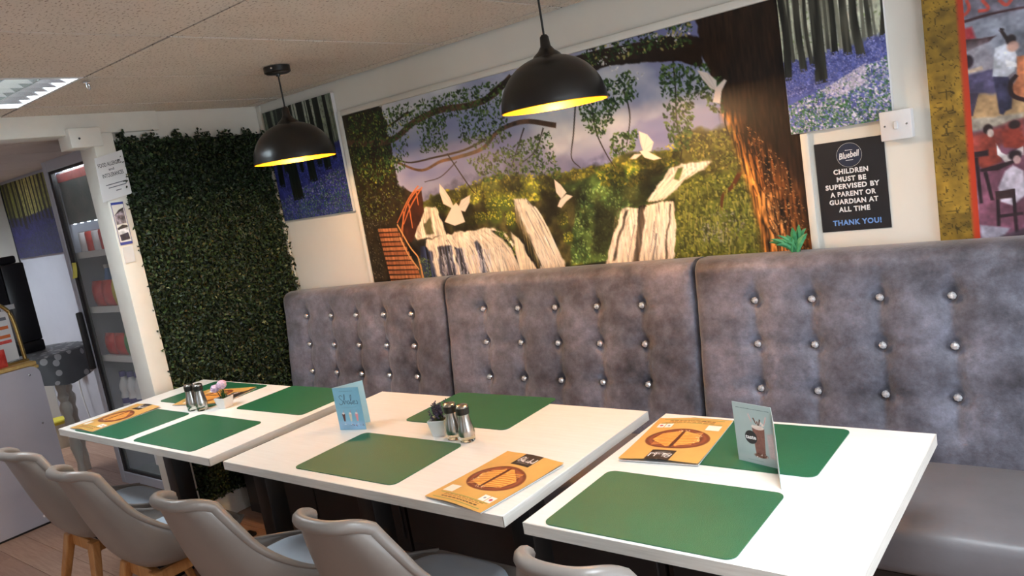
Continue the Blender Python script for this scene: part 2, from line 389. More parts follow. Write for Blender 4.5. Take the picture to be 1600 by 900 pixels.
# ceiling: dark gap plane with tiles hung just below it
CB = bmesh.new(); cells = []
xs = [XL]+[-1.88+.6*k for k in range(-2, 7)]+[XR]; ys = [YF, -3.623, -2.45, -1.273, -.095, -.018]
for i in range(len(xs)-1):
    for j in range(len(ys)-1):
        x0, x1, y0, y1 = xs[i], xs[i+1], ys[j], ys[j+1]
        if i in (1, 6) and j == 2: y0, y1 = -2.45, -1.873     # a light fitting takes the other half
        if i in (1, 6) and j == 1: y0, y1 = -3.023, -2.45
        cells.append((x0, x1, y0, y1)); addbox(CB, (x0, x1, y0, 0 if j == 4 else y1, ZC+.0062, ZC+.02))
ce = struct(frombm('ceiling', CB, MT['grid']))
for x0, x1, y0, y1 in cells:
    g = .0055; dz = random.uniform(-.0010, .0010); tl = R(random.uniform(-.05, .05))
    o = box('ceiling_tile', (-(x1-x0)/2+g, (x1-x0)/2-g, -(y1-y0)/2+g, (y1-y0)/2-g, 0, .004), MT['ceil'], parent=ce, loc=((x0+x1)/2, (y0+y1)/2, ZC+dz))
    o.rotation_euler = (tl*.3, tl, 0)
kc = struct(box('ceiling_kitchen', (XK, XL-.1, YF, YK, ZC+.08, ZC+.1), MT['grid']))
for k in range(9):
    x0 = XK+k*.45; x1 = min(x0+.446, XL-.1)
    for y0, y1 in (((YF, -1.6), (-1.0, YK)) if x1 > -6.5 and x0 < -5.9 else ((YF, YK),)):
        box('ceiling_board', (x0+.004, x1, y0, y1, 0, .02), MT['kceil'], parent=kc, loc=(0, 0, ZC-.002))
# beam over the kitchen opening, corner post, bracket
struct(box('trim_1', (XL-.1, XL+.03, YF, -.593, 1.985, ZC+.008), MT['trim'], .004))
struct(box('trim_2', (XL-.1, XL+.05, -.93, -.836, 0, 1.984), MT['trim'], .003))
tr3 = struct(box('trim_3', (XL-.06, XL+.062, -1.03, -.89, 1.925, 2.012), MT['trim'], .004))
for y_, z_ in ((-.99, 1.965),): lathe('screw', [(0, .004), (.004, .003), (.005, 0)], MT['ink'], 10, tr3, (XL+.062, y_, z_)).rotation_euler = (0, R(90), 0)
# mural mouldings on the back wall
struct(box('trim_4', (-2.683, -2.656, -.012, 0, 1.0, 1.935), MT['trim'], .004))
struct(box('trim_5', (-2.656, -.46, -.012, 0, 1.908, 1.935), MT['trim'], .004))
struct(box('trim_6', (-.462, -.437, -.016, 0, 1.0, 1.472), MT['trim'], .004))
struct(box('trim_7', (XL+.0, -3.30, -.012, 0, 1.0, ZC), MT['trim'], .004))
struct(box('baseboard_left', (XL, XL+.016, -.83, 0, 0, .12), MT['trim'], .004))
# ------------------------------------------------------------------ hedge panel
hp = empty('artificial_hedge_panel', (XL, -.415, .13))
tag(hp, 'dark green artificial leaf hedge panel covering the left wall', 'hedge panel')
box('backing', (.001, .016, -.405, .41, .01, 1.80), MT['fabric'], parent=hp)
def leaves(n, name):
    y = rng.uniform(-.425, .412, n); z = rng.uniform(0, 1, n)
    top = 1.832-.028*(y+.42)/.84 + .018*np.sin(y*47)+.012*np.sin(y*113)
    z = z*top + rng.normal(0, .006, n); y = y + .012*np.sin(z*61)*(np.abs(y) > .39)
    x = .014 + rng.random(n)**1.6*.042
    L = rng.uniform(.007, .0135, n); Wd = L*rng.uniform(.45, .7, n)
    nrm = np.stack([np.ones(n)*1.0, rng.normal(0, .75, n), rng.normal(.35, .7, n)], 1); nrm /= np.linalg.norm(nrm, axis=1)[:, None]
    t = rng.normal(0, 1, (n, 3)); t -= nrm*(t*nrm).sum(1)[:, None]; t /= np.linalg.norm(t, axis=1)[:, None]; b = np.cross(nrm, t)
    c = np.stack([x, y, z], 1); L = L[:, None]; Wd = Wd[:, None]
    V = np.stack([c-t*L, c+b*Wd+nrm*.003, c+t*L, c-b*Wd+nrm*.003], 1).reshape(-1, 3)
    F = np.arange(4*n).reshape(n, 4); F = np.concatenate([F[:, [0, 1, 2]], F[:, [0, 2, 3]]]).tolist()
    V[:, 0] = np.maximum(V[:, 0], .002)
    me = bpy.data.meshes.new(name); me.from_pydata(V.tolist(), [], F); me.update()
    base = np.array([(32, 46, 24), (42, 58, 30), (26, 38, 22), (54, 72, 38), (92, 94, 60), (36, 52, 34)], float)
    cc = base[rng.choice(6, n, p=[.28, .24, .25, .12, .05, .06])]*rng.uniform(.7, 1.25, (n, 1))
    at = me.color_attributes.new('Col', 'FLOAT_COLOR', 'POINT'); q = np.ones((n, 4, 4), np.float32); q[:, :, :3] = lin(np.clip(cc, 0, 255))[:, None]
    at.data.foreach_set('color', q.ravel()); return me
lf = link('leaves', leaves(36000, 'leaves'), MT['leafm'], hp); lf['kind'] = 'stuff'
# ------------------------------------------------------------------ banquettes with buttoned backs
def ztop(x):     # the top edge rises a little to the right
    return np.interp(x, [-3.33, -2.05, -.83, .4], [1.055, 1.086, 1.098, 1.100])
def faceY(z): return -.225 + .075*(z-.47)/.62
def banquette(x0, x1, cols_, rows_, label):
    cx = (x0+x1)/2; root = empty('banquette', (cx, 0, 0)); tag(root, label, 'bench', 'grey buttoned banquettes along the back wall')
    nx, nz = 150, 90; gx = np.linspace(x0+.004, x1-.004, nx); s = np.linspace(0, 1, nz); s = s
    X, S = np.meshgrid(gx, s); Zt = ztop(X); Z = .44+(Zt-.44)*S
    d = np.zeros_like(X)
    for a in cols_:
        zs = np.clip((Z-(rows_[2]-.14))/.05, 0, 1)*np.clip(((rows_[0]+.10)-Z)/.08, 0, 1)
        wob = a + .006*np.sin((Z-rows_[0])*21)
        d += .008*np.exp(-((X-wob)/.013)**2)*zs + .007*np.exp(-((X-a)/.045)**2)*zs
        for b in rows_:
            r2 = (X-a)**2+((Z-b)*.9)**2; d += .017*np.exp(-r2/.022**2) + .008*np.exp(-r2/.05**2)
    for b in rows_: d += .0025*np.exp(-((Z-b)/.02)**2)
    d += .0015*np.sin(X*31+Z*17)
    rr = .045; ex = np.minimum(X-x0, x1-X); ez = Zt-Z
    def rnd(e): q = np.clip(1-e/rr, 0, 1); return rr*(1-np.sqrt(np.clip(1-q*q, 0, 1)))
    Y = faceY(Z) + d + rnd(ex)*.55 + rnd(ez)
    V = [(X[j, i]-cx, Y[j, i], Z[j, i]) for j in range(nz) for i in range(nx)]
    F = [(j*nx+i, j*nx+i+1, (j+1)*nx+i+1, (j+1)*nx+i) for j in range(nz-1) for i in range(nx-1)]
    loop = [j*nx for j in range(nz)]+[(nz-1)*nx+i for i in range(1, nx)]+[j*nx+nx-1 for j in range(nz-2, -1, -1)]
    n0 = len(V)
    for q in loop: v = V[q]; V.append((v[0], -.022, v[2]-(.004 if q >= (nz-1)*nx else 0)))
    for k in range(len(loop)-1): F.append((loop[k], loop[k+1], n0+k+1, n0+k))
    F.append(tuple(range(n0, n0+len(loop))))
    bk = raw('backrest', V, F, MT['velvet'], root, True, None, 70)
    for a in cols_:
        for b in rows_:
            yb = faceY(b)+.019
            bt = lathe('button', [(0, .002), (.0135, .002), (.0145, .005), (.0125, .009)], MT['chrome'], 12, bk, (a-cx, yb, b)); bt.rotation_euler = (R(90), 0, 0)
            gm = lathe('crystal', [(.0125, .007), (.0085, .013), (.004, .0145), (0, .0145)], MT['crystal'], 8, bt, None, False, 5)
    bm = bmesh.new(); addbox(bm, (x0-cx+.003, x1-cx-.003, -.655, -.17, .335, .472), .035, 4); frombm('seat', bm, MT['leather'], root, True)
    bm = bmesh.new(); addbox(bm, (x0-cx+.004, x1-cx-.004, -.60, -.03, .0, .336))
    frombm('base', bm, MT['base'], root)
    n = 2
    for k in range(n):
        a = x0-cx+.02+(x1-x0-.04)*k/n; b = x0-cx+.02+(x1-x0-.04)*(k+1)/n
        box('front_panel', (a+.004, b-.004, -.612, -.599, .06, .325), MT['base'], .003, 1, root)
    return root
banquette(-3.262, -2.048, [-3.07, -2.865, -2.667, -2.463, -2.27], [.932, .782, .637], 'grey velvet banquette beside the leaf hedge, leftmost of the three')
banquette(-2.04, -.838, [-1.82, -1.63, -1.44, -1.243, -1.047], [.948, .805, .655], 'grey velvet banquette below the waterfall mural, middle of the three')
banquette(-.83, .395, [-.62, -.434, -.234, -.042, .155], [.956, .811, .662], 'grey velvet banquette below the black sign, rightmost of the three')
# ------------------------------------------------------------------ tables
def table(x0, x1, y0, y1, cols_, label):
    cx, cy = (x0+x1)/2, (y0+y1)/2; t = empty('cafe_table', (cx, cy, 0)); tag(t, label, 'table', 'white cafe tables along the banquettes')
    hx, hy = (x1-x0)/2, (y1-y0)/2
    box('tabletop', (-hx+.001, hx-.001, -hy+.001, hy-.001, .7225, .75), MT['white'], .0012, 1, t)
    bm = bmesh.new()
    for b in [(-hx, hx, -hy, -hy+.001, .7222, .7492), (-hx, hx, hy-.001, hy, .7222, .7492), (-hx, -hx+.001, -hy, hy, .7222, .7492), (hx-.001, hx, -hy, hy, .7222, .7492)]: addbox(bm, b)
    frombm('edge_banding', bm, MT['edge'], t)
    for c in cols_:
        box('column', (c-cx-.04, c-cx+.04, -.04, .04, .015, .705), MT['black'], .008, 2, t)
        box('mounting_plate', (c-cx-.12, c-cx+.12, -.2, .2, .705, .7225), MT['black'], .004, 1, t)
        bm = bmesh.new(); addbox(bm, (c-cx-.03, c-cx+.03, -.24, .28, 0, .018), .006); addbox(bm, (c-cx-.2, c-cx+.2, -.05, .05, 0, .0175), .006)
        frombm('foot', bm, MT['black'], t)
    return t
table(-3.24, -2.028, -1.384, -.702, [-2.99, -2.28], 'long white table set with four green mats beside the hedge')
table(-1.942, -.770, -1.384, -.684, [-1.675, -1.0], 'long white table carrying the blue standing card, middle of the three')
table(-.7073, -.0072, -1.392, -.692, [-.357], 'square white table nearest the camera with the milkshake card')
# ------------------------------------------------------------------ chairs
def make_chair():
    t = empty('tulip_chair', (0, 0, 0))
    cl = smoothpts([(0, .235, .445), (0, .19, .432), (0, .06, .402), (0, -.06, .398), (0, -.135, .435), (0, -.185, .55), (0, -.228, .68), (0, -.257, .765), (0, -.275, .80)], 5)
    ed = smoothpts([(.15, .225, .452), (.205, .16, .462), (.228, .06, .49), (.228, -.03, .535), (.212, -.10, .59), (.186, -.148, .645), (.155, -.176, .705), (.122, -.196, .757), (.092, -.208, .80)], 5)
    nu = 27; V, F = [], []
    K = len(cl)
    for i in range(K):
        for k in range(nu):
            u = -1+2*k/(nu-1); a = abs(u); f = a**2.4
            q = i*(1-.08*a**5); i0_ = min(int(q), K-2); fq = q-i0_
            c = cl[i0_]*(1-fq)+cl[i0_+1]*fq; e = ed[i0_]*(1-fq)+ed[i0_+1]*fq
            x = e[0]*math.copysign(math.sin(a*math.pi/2)**.9, u); lift = 0
            V.append((x, c[1]+(e[1]-c[1])*f, c[2]+(e[2]-c[2])*f))
    for i in range(K-1):
        for k in range(nu-1): F.append((i*nu+k, i*nu+k+1, (i+1)*nu+k+1, (i+1)*nu+k))
    sh = raw('shell', V, F, MT['shell'], t, True, None, 180)
    md = sh.modifiers.new('thick', 'SOLIDIFY'); md.thickness = .007; md.offset = 0
    # rolled rim along the edge
    idx = [i*nu for i in range(K)]+[(K-1)*nu+k for k in range(1, nu)]+[i*nu+nu-1 for i in range(K-2, -1, -1)]
    pts = [Vector(V[i]) for i in idx]; n = len(pts)
    rad = []
    for i, p in enumerate(pts):
        q = min(max((p.z-.50)/.27, 0), 1); rad.append(.0055+.0115*q)
    rim = tube('rim', pts, rad, MT['shell'], 10, t)
    # seat pad
    P, Fp = [], []; rings = [(.0, .022), (.55, .021), (.88, .016), (.98, .008), (1, -.004)]; ns = 40
    for fr, h in rings:
        for k in range(ns):
            a = 2*math.pi*k/ns; ca, sa = math.cos(a), math.sin(a); q = 2.9
            x = math.copysign(abs(ca)**(2/q), ca)*.188*fr; y = math.copysign(abs(sa)**(2/q), sa)*.185*fr+.035
            x *= 1-.12*max(-sa, 0)
            zb = .436+.012*(max(y-.1, 0)/.1)+.02*max(-(y+.05), 0)/.1
            P.append((x, y, zb+h+.35*x*x))
    for r_ in range(len(rings)-1):
        for k in range(ns): Fp.append((r_*ns+k, r_*ns+(k+1) % ns, (r_+1)*ns+(k+1) % ns, (r_+1)*ns+k))
    raw('seat_pad', P, Fp, MT['pad'], t, True, None, 180)
    # wooden under-frame
    for sx in (-1, 1):
        for sy in (-1, 1):
            top = Vector((.105*sx, .02+.115*sy, .395)); bot = Vector((.205*sx, .02+.205*sy, 0))
            V2 = []
            for p, hw, hd in ((top, .024, .017), (bot, .013, .011)):
                for dx, dy in ((-1, -1), (1, -1), (1, 1), (-1, 1)): V2.append((p.x+dx*hw, p.y+dy*hd, p.z))
            lg = raw('leg', V2, [(0, 1, 2, 3), (4, 5, 6, 7), (0, 1, 5, 4), (1, 2, 6, 5), (2, 3, 7, 6), (3, 0, 4, 7)], MT['beech'], t)
            bv = lg.modifiers.new('b', 'BEVEL'); bv.width = .005; bv.segments = 2
    for s_ in (-1, 1):
        box('crossbar', (-.115, .115, .02+.108*s_-.010, .02+.108*s_+.010, .345, .393), MT['beech'], .003, 1, t)
        box('side_rail', (.104*s_-.010, .104*s_+.010, -.085, .125, .35, .391), MT['beech'], .003, 1, t)
    box('mounting_plate', (-.1, .1, -.08, .12, .392, .412), MT['black'], .004, 1, t)
    return t
ch0 = make_chair()
CH = [(-2.86, -1.435, 0, 'grey tulip chair with beech legs farthest left, next to the counter'),
      (-2.33, -1.455, -1, 'grey tulip chair at the right half of the long hedge-side table'),
      (-1.66, -1.445, 1, 'grey tulip chair at the left end of the middle table'),
      (-1.11, -1.375, 1, 'grey tulip chair at the right end of the middle table'),
      (-.47, -1.335, 0, 'grey tulip chair at the square table, cut off by the bottom edge')]
for i, (x, y, a, lb) in enumerate(CH):
    o = ch0 if i == 0 else copytree(ch0)
    o.location = (x, y, 0); o.rotation_euler = (0, 0, R(a)); tag(o, lb, 'chair', 'grey tulip chairs along the tables')
cap = lathe('screw_cap', [(0, .004), (.004, .004), (.006, 0)], MT['whitei'], 10, ch0, (.0, -.197, .53)); cap.rotation_euler = (R(100), 0, 0)
# ------------------------------------------------------------------ place mats
def mat_mesh(w_, d_):
    V = []; r_ = .022; n = 6
    for cx, cy, a0 in ((w_/2-r_, d_/2-r_, 0), (-w_/2+r_, d_/2-r_, 90), (-w_/2+r_, -d_/2+r_, 180), (w_/2-r_, -d_/2+r_, 270)):
        for k in range(n+1): a = R(a0+90*k/n); V.append((cx+r_*math.cos(a), cy+r_*math.sin(a)))
    m = len(V); P = [(x, y, 0) for x, y in V]+[(x, y, .0022) for x, y in V]
    F = [tuple(range(m))[::-1], tuple(range(m, 2*m))]+[(k, (k+1) % m, m+(k+1) % m, m+k) for k in range(m)]
    me = bpy.data.meshes.new('place_mat'); me.from_pydata(P, [], F); me.update(); me.materials.append(MT['green']); return me
mm = mat_mesh(.436, .29)
for x, y, a, lb in [(-2.386, -1.2225, 0, 'empty green mat at the front of the hedge-side table'), (-2.893, -1.229, 0, 'green mat half under the menu at the table corner near the fridge'),
        (-2.284, -.842, 1, 'empty green mat at the back right of the hedge-side table'), (-2.88, -.861, 0, 'green mat behind the shakers and the pompom plant'),
        (-1.398, -1.2, .5, 'olive-lit green mat at the front of the middle table'), (-1.345, -.785, 1, 'green mat behind the lavender pot on the middle table'),
        (-.4405, -1.239, 0, 'large green mat at the front of the square table'), (-.408, -.858, 0, 'green mat under the milkshake card on the square table')]:
    o = link('place_mat', mm, None, None, (x, y, .7502)); o.rotation_euler = (0, 0, R(a)); tag(o, lb, 'place mat', 'green place mats on the tables')
# ------------------------------------------------------------------ pictures on the back wall
def wallpic(x0, x1, z0, z1, step, yw=0.):
    W, H = int((x1-x0)/step), int((z1-z0)/step)
    def mp(u, v): p = onY(u, v, yw); return ((p[0]-x0)/step, (z1-p[2])/step)
    pc = Pic(W, H, mp); pc.rx = fbm(H, W, 14); pc.ry = fbm(H, W, 14); return pc
def paint_mural():
    x0, x1, z0, z1 = -2.654, -.464, 1.0, 1.907
    p = wallpic(x0, x1, z0, z1, .003); W, H = p.W, p.H
    n1 = fbm(H, W, 40)-.5; n2 = fbm(H, W, 10)-.5; n3 = fbm(H, W, 70, 2.2)-.5
    streak = vnoise(H, W, 40, 2.0)-.5; bark = (vnoise(H, W, 22, 2.4)-.5)+(vnoise(H, W, 9, 1.6)-.5)*.7
    yy = np.linspace(0, 1, H)[:, None]; xx = np.linspace(0, 1, W)[None]
    sky = np.zeros((H, W, 3)); c0 = np.array((118, 124, 172.)); c1 = np.array((178, 182, 200.)); c2 = np.array((226, 226, 228.))
    t = np.clip(.55+n3*2.6+.5*(.5-xx), 0, 1)[..., None]; sky[:] = c0*(1-t)+c1*t
    cl = np.clip((n3*3.2+n1*1.4)-.15, 0, 1)[..., None]; sky = sky*(1-cl)+c2*cl; p.a[:] = sky
    # distant mountain
    p.poly([(610, 330), (640, 318), (690, 290), (735, 268), (775, 262), (830, 280), (900, 262), (960, 230), (1010, 250), (1010, 330)], (108, 112, 150), .75, n2*.9, 6, 10)
    p.poly([(790, 255), (850, 232), (930, 262), (950, 300), (790, 330)], (96, 96, 128), .55, n1*1.0, 12, 12)
    YG = [(150, 150, 46), (126, 132, 40), (176, 168, 66), (92, 104, 34)]; DG = [(44, 62, 28), (60, 82, 34), (32, 46, 22), (82, 100, 44)]
    MG = [(74, 102, 56), (96, 124, 66), (54, 84, 44), (118, 142, 84)]
    # far shrubs and land
    p.poly([(625, 335), (640, 322), (690, 300), (735, 290), (780, 270), (820, 276), (860, 272), (905, 265), (950, 255), (985, 240), (1050, 232), (1100, 215), (1150, 200), (1190, 190), (1200, 440), (600, 440)], (92, 96, 44), 1, n2*.9, 3, 14)
    p.spray([(690, 300), (780, 270), (860, 272), (950, 255), (1050, 225), (1100, 240), (1000, 275), (900, 305), (760, 325), (690, 320)], 900, 1.5, 4, YG)
    p.poly([(880, 290), (940, 270), (1000, 265), (1060, 250), (1000, 330), (955, 412), (890, 415), (865, 370)], (56, 74, 36), 1, n2*1.0, 4, 16)
    p.spray([(880, 300), (940, 282), (985, 275), (1005, 300), (960, 350), (945, 408), (890, 412), (868, 365)], 900, 1.3, 3.2, MG)
    p.spray([(930, 262), (1000, 250), (1050, 238), (1060, 255), (990, 292), (940, 290)], 350, 1.5, 3.5, YG+[(70, 100, 34)])
    p.poly([(740, 318), (900, 308), (890, 420), (600, 440), (640, 350)], (66, 62, 34), 1, n2*1.2, 3, 10)
    for cx, cy, rx, ry in [(752, 340, 12, 9), (775, 338, 14, 12), (790, 318, 16, 12), (770, 318, 14, 9), (800, 345, 9, 13), (738, 345, 10, 7), (820, 330, 8, 14), (692, 322, 12, 11), (668, 352, 9, 8), (880, 345, 9, 12), (890, 372, 8, 9)]:
        p.ell(cx, cy, rx*1.3, ry*1.3, (62, 74, 30), 0, .95, .5); X, Y = p.mp(cx, cy)
        p.spray([(X-rx, Y-ry), (X+rx, Y-ry), (X+rx, Y+ry*.4), (X-rx, Y+ry*.4)], 50, 1, 2.6, YG, .9, .6, True)
    for q in [[(700, 325), (740, 318), (750, 350), (712, 360)], [(884, 296), (908, 292), (905, 330), (884, 345)], [(985, 275), (1040, 255), (1022, 290), (1000, 316), (968, 320)], [(840, 300), (872, 298), (884, 340), (868, 360), (850, 330)], [(930, 300), (965, 330), (948, 400), (925, 390)]]: p.poly(q, (34, 34, 18), .7, n2*1.2, 8, 16)
    p.poly([(640, 335), (665, 325), (690, 335), (700, 360), (720, 370), (870, 372), (880, 425), (600, 440)], (44, 42, 34), 1, n2*.8, 2, 6)
    Wt = (236, 222, 200)
    land = Pic(W, H, p.mp, (0, 0, 0)); land.rx, land.ry = p.rx, p.ry
    land.poly([(625, 335), (640, 322), (690, 300), (735, 290), (780, 270), (820, 276), (905, 265), (985, 240), (1050, 232), (1150, 200), (1190, 190), (1210, 440), (600, 440)], (1, 1, 1), 1, None, 6, 10)
    sh = .42+1.05*np.clip((fbm(H, W, 26)-.28)*2.1, 0, 1); p.a *= (1-land.a)+land.a*sh[..., None]
    def flow(Lp, Rp, n, base=(232, 218, 198)):
        Lq, Rq = np.array(smoothpts(p.P(Lp), 5)), np.array(smoothpts(p.P(Rp), 5))
        m = min(len(Lq), len(Rq)); Lq = Lq[np.linspace(0, len(Lq)-1, m).astype(int)]; Rq = Rq[np.linspace(0, len(Rq)-1, m).astype(int)]
        p.poly(list(Lq)+list(Rq[::-1]), base, .9, streak*.5+n2*.4, 2.5, 9, True)
        for k in range(n):
            u = rng.random(); a = int(rng.random()*(m-3)); b = min(m, a+2+int(rng.random()*m*.6)); path = (Lq*(1-u)+Rq*u)[a:b]+rng.normal(0, .6, 2)
            c = [(250, 242, 228), (244, 230, 208), (232, 214, 190), (188, 172, 152), (120, 110, 108), (74, 72, 82)][rng.choice(6, p=[.42, .30, .19, .06, .02, .01])]
            if len(path) > 1: p.line(path, rng.uniform(.8, 2.2), .6, c, .75, 0, True)
    def fall(pts, c=Wt, k=.34): p.poly(pts, c, .35, streak*k, 5, 16); p.poly(pts, c, 1, streak*k+n2*.25, 2.2, 9)
    fall([(651, 342), (668, 324), (682, 322), (690, 345), (697, 366), (655, 374), (646, 362)])
    p.poly([(660, 346), (674, 336), (680, 366), (664, 368)], (80, 74, 40), .85, n2, 2, 6)
    fall([(668, 376), (700, 364), (760, 357), (790, 362), (806, 385), (822, 432), (672, 440)])
    for q in [[(684, 382), (706, 380), (716, 440), (690, 440)], [(709, 382), (724, 384), (740, 440), (722, 440)], [(740, 372), (748, 368), (768, 432), (756, 434)], [(658, 384), (680, 388), (690, 440), (664, 440)]]:
        p.poly(q, (36, 42, 66), .92, streak*1.5, 1.5, 6)
    for k in range(60):
        x = rng.uniform(686, 765); y = rng.uniform(385, 420); p.line([(x, y), (x+rng.uniform(2, 6), y+rng.uniform(10, 26))], 1.3, .6, (205, 208, 222), .7)
    p.poly([(766, 360), (785, 362), (806, 392), (815, 425), (796, 425), (782, 398)], (40, 38, 30), 1, n2, 1.5, 4)
    p.spray([(772, 358), (790, 360), (808, 385), (806, 398), (786, 378)], 90, 1, 2.8, [(104, 124, 42), (70, 92, 34), (134, 140, 60)])
    fall([(800, 362), (812, 372), (840, 420), (818, 424), (806, 392)], (228, 212, 186))
    fall([(806, 312), (822, 308), (842, 330), (866, 380), (886, 420), (846, 422), (826, 372), (808, 345)])
    for q in [[(808, 318), (818, 345), (838, 380), (850, 415), (843, 418), (826, 385), (806, 345)], [(822, 322), (832, 345), (830, 350), (819, 330)]]:
        p.poly(q, (84, 72, 44), .8, streak*1.6, 1.5, 6)
    for k in range(40):
        t = rng.random(); x = 826+t*44+rng.normal(0, 5); y = 325+t*88; p.line([(x, y), (x+rng.uniform(4, 10), y+rng.uniform(12, 24))], 1.2, .5, (180, 172, 168), .6)
    # right hillside with moss, then its falls
    p.poly([(1060, 275), (1100, 258), (1130, 268), (1165, 262), (1185, 340), (1205, 400), (1050, 415), (1058, 330)], (74, 82, 32), 1, n2*1.2, 3, 12)
    p.spray([(1062, 290), (1105, 268), (1160, 268), (1182, 335), (1200, 398), (1056, 408)], 1500, 1.2, 3.4, [(122, 130, 46), (86, 98, 36), (150, 152, 70), (56, 62, 26), (104, 112, 60)], .85)
    p.spray([(1085, 345), (1140, 320), (1170, 350), (1150, 385), (1095, 380)], 160, 1.2, 3, [(150, 148, 140), (120, 120, 112), (84, 80, 60)], .7)
    p.line([(1160, 262), (1145, 290), (1130, 305), (1128, 328)], 6, 3, (86, 48, 24))
    p.poly([(1050, 208), (1150, 195), (1170, 265), (1105, 272), (1070, 262)], (84, 82, 40), .9, n2*1.2, 5, 12)
    p.spray([(1055, 212), (1150, 200), (1166, 262), (1100, 268)], 420, 1.3, 3.4, [(120, 122, 50), (86, 92, 40), (66, 62, 34), (144, 138, 72)])
    fall([(1046, 264), (1064, 258), (1112, 253), (1098, 266), (1072, 278), (1056, 296), (1028, 312), (1012, 312), (1030, 288)], (232, 224, 208))
    p.poly([(1060, 262), (1068, 262), (1062, 280), (1054, 276)], (86, 104, 44), .9)
    fall([(972, 330), (990, 322), (1016, 318), (1054, 313), (1056, 360), (1050, 412), (948, 416), (955, 380)], (240, 226, 204), .36)
    for q in [[(998, 320), (1008, 319), (1006, 365), (1001, 412), (990, 412), (996, 365)], [(1008, 320), (1012, 320), (1004, 370), (1000, 400)]]:
        p.poly(q, (46, 36, 26), .9, streak, 1.2, 3)
    for k in range(26):
        x = rng.uniform(962, 1050); p.line([(x, rng.uniform(322, 345)), (x-rng.uniform(2, 9), rng.uniform(370, 412))], 1.2, .6, (150, 128, 104) if k % 3 else (96, 78, 60), .5)
    p.poly([(1012, 316), (1030, 296), (1054, 300), (1056, 316)], (66, 70, 32), .95, n2*1.4, 2, 8)
    p.poly([(890, 415), (960, 405), (960, 425), (890, 425)], (40, 42, 34), .9)
    flow([(668, 374), (672, 395), (684, 440)], [(764, 358), (796, 385), (822, 436)], 240)
    for q in [[(684, 384), (706, 382), (716, 440), (692, 440)], [(710, 386), (722, 386), (738, 440), (724, 440)], [(742, 376), (748, 374), (766, 432), (757, 434)], [(660, 386), (676, 390), (686, 440), (666, 440)]]:
        p.poly(q, (34, 40, 62), .8, streak*2.2, 3, 10)
    for k in range(110):
        x = rng.uniform(684, 766); y = rng.uniform(385, 424); p.line([(x, y), (x+rng.uniform(1, 5), y+rng.uniform(6, 20))], 1.4, .6, (214, 216, 228), .75)
    flow([(806, 312), (812, 350), (830, 380), (848, 422)], [(823, 308), (846, 335), (868, 380), (887, 420)], 150)
    p.poly([(809, 322), (816, 345), (834, 380), (848, 414), (841, 416), (824, 385), (808, 350)], (78, 70, 40), .65, streak*2, 3, 8)
    flow([(652, 340), (648, 360), (656, 372)], [(682, 322), (690, 345), (698, 366)], 60)
    p.poly([(662, 348), (673, 340), (679, 364), (666, 367)], (70, 70, 36), .8, n2, 3, 8)
    flow([(974, 329), (958, 370), (948, 416)], [(1054, 313), (1056, 360), (1050, 412)], 220)
    for q in [[(998, 320), (1009, 319), (1006, 365), (1000, 412), (990, 412), (996, 365)], [(978, 330), (984, 328), (970, 372), (962, 408), (958, 408), (966, 370)], [(1046, 318), (1049, 318), (1044, 370), (1042, 408), (1038, 405)]]:
        p.poly(q, (46, 38, 28), .75, streak*1.6, 2, 6)
    flow([(1050, 262), (1028, 292), (1012, 314)], [(1110, 253), (1064, 286), (1038, 312)], 90, (222, 214, 202))
    p.poly([(1060, 262), (1068, 262), (1062, 282), (1054, 278)], (86, 104, 44), .9, n2, 2, 4)
    for k in range(260):     # hanging moss on the right bank
        x = rng.uniform(1062, 1185); y = rng.uniform(285, 385); p.line([(x, y), (x+rng.uniform(-2, 4), y+rng.uniform(5, 16))], 2.2, .8, [(136, 142, 58), (96, 108, 42), (48, 52, 24), (160, 160, 84)][rng.integers(4)], .7)
    # left dark hill, steps and rail
    p.poly([(520, 170), (600, 165), (612, 230), (622, 290), (652, 300), (662, 330), (648, 365), (600, 445), (520, 450)], (44, 36, 24), 1, n2*1.2, 3, 14)
    p.spray([(540, 200), (600, 190), (615, 270), (640, 310), (600, 350), (560, 330)], 700, 1.2, 3.0, [(84, 96, 36), (62, 74, 30), (112, 118, 46), (36, 42, 22)])
    p.spray([(560, 300), (630, 300), (610, 360), (580, 400), (568, 380)], 300, .8, 2.0, [(110, 106, 88), (64, 58, 46), (30, 26, 20)])
    p.spray([(556, 350), (592, 350), (604, 440), (586, 440)], 260, .7, 1.8, [(150, 136, 110), (92, 82, 64), (50, 44, 34)], .8)
    p.poly([(645, 300), (660, 294), (664, 330), (645, 378), (630, 372), (634, 330)], (62, 34, 24), 1, n2*.6, 1.5, 3)
    for k in range(12):
        t = k/11; y = 357+t*80; xa = 592+t*20-(1-t)**2*0; xb = 622+t*40
        p.poly([(xa, y), (xb, y-1.5), (xb+2, y+4.2), (xa+1, y+5)], (150, 92, 58) if k % 2 else (168, 110, 72), 1, streak*.4, 1)
        p.poly([(xa+1, y+5), (xb+2, y+4.2), (xb+2, y+6.6), (xa+1, y+7)], (54, 28, 18), 1)
    for a in [[(661, 292), (644, 320), (632, 350)], [(655, 290), (640, 310), (622, 348)], [(660, 296), (650, 300), (636, 324), (628, 362)], [(640, 318), (646, 356)], [(652, 300), (655, 320)], [(632, 330), (630, 370)]]:
        p.line(a, 2.4, 1.8, (196, 112, 66))
    for a in [[(622, 350), (642, 385), (656, 404), (662, 435)], [(626, 370), (640, 398), (656, 420)], [(655, 402), (664, 436)]]: p.line(a, 3, 2.6, (206, 152, 96))
    p.spray([(655, 400), (672, 405), (676, 430), (664, 434)], 80, 1, 2.4, MG)
    # great tree on the right
    p.poly([(1086, 30), (1160, 0), (1300, -40), (1320, 420), (1200, 420), (1188, 350), (1170, 280), (1146, 210), (1124, 160), (1108, 110), (1096, 80)], (38, 24, 15), 1, bark*.7, 2, 6)
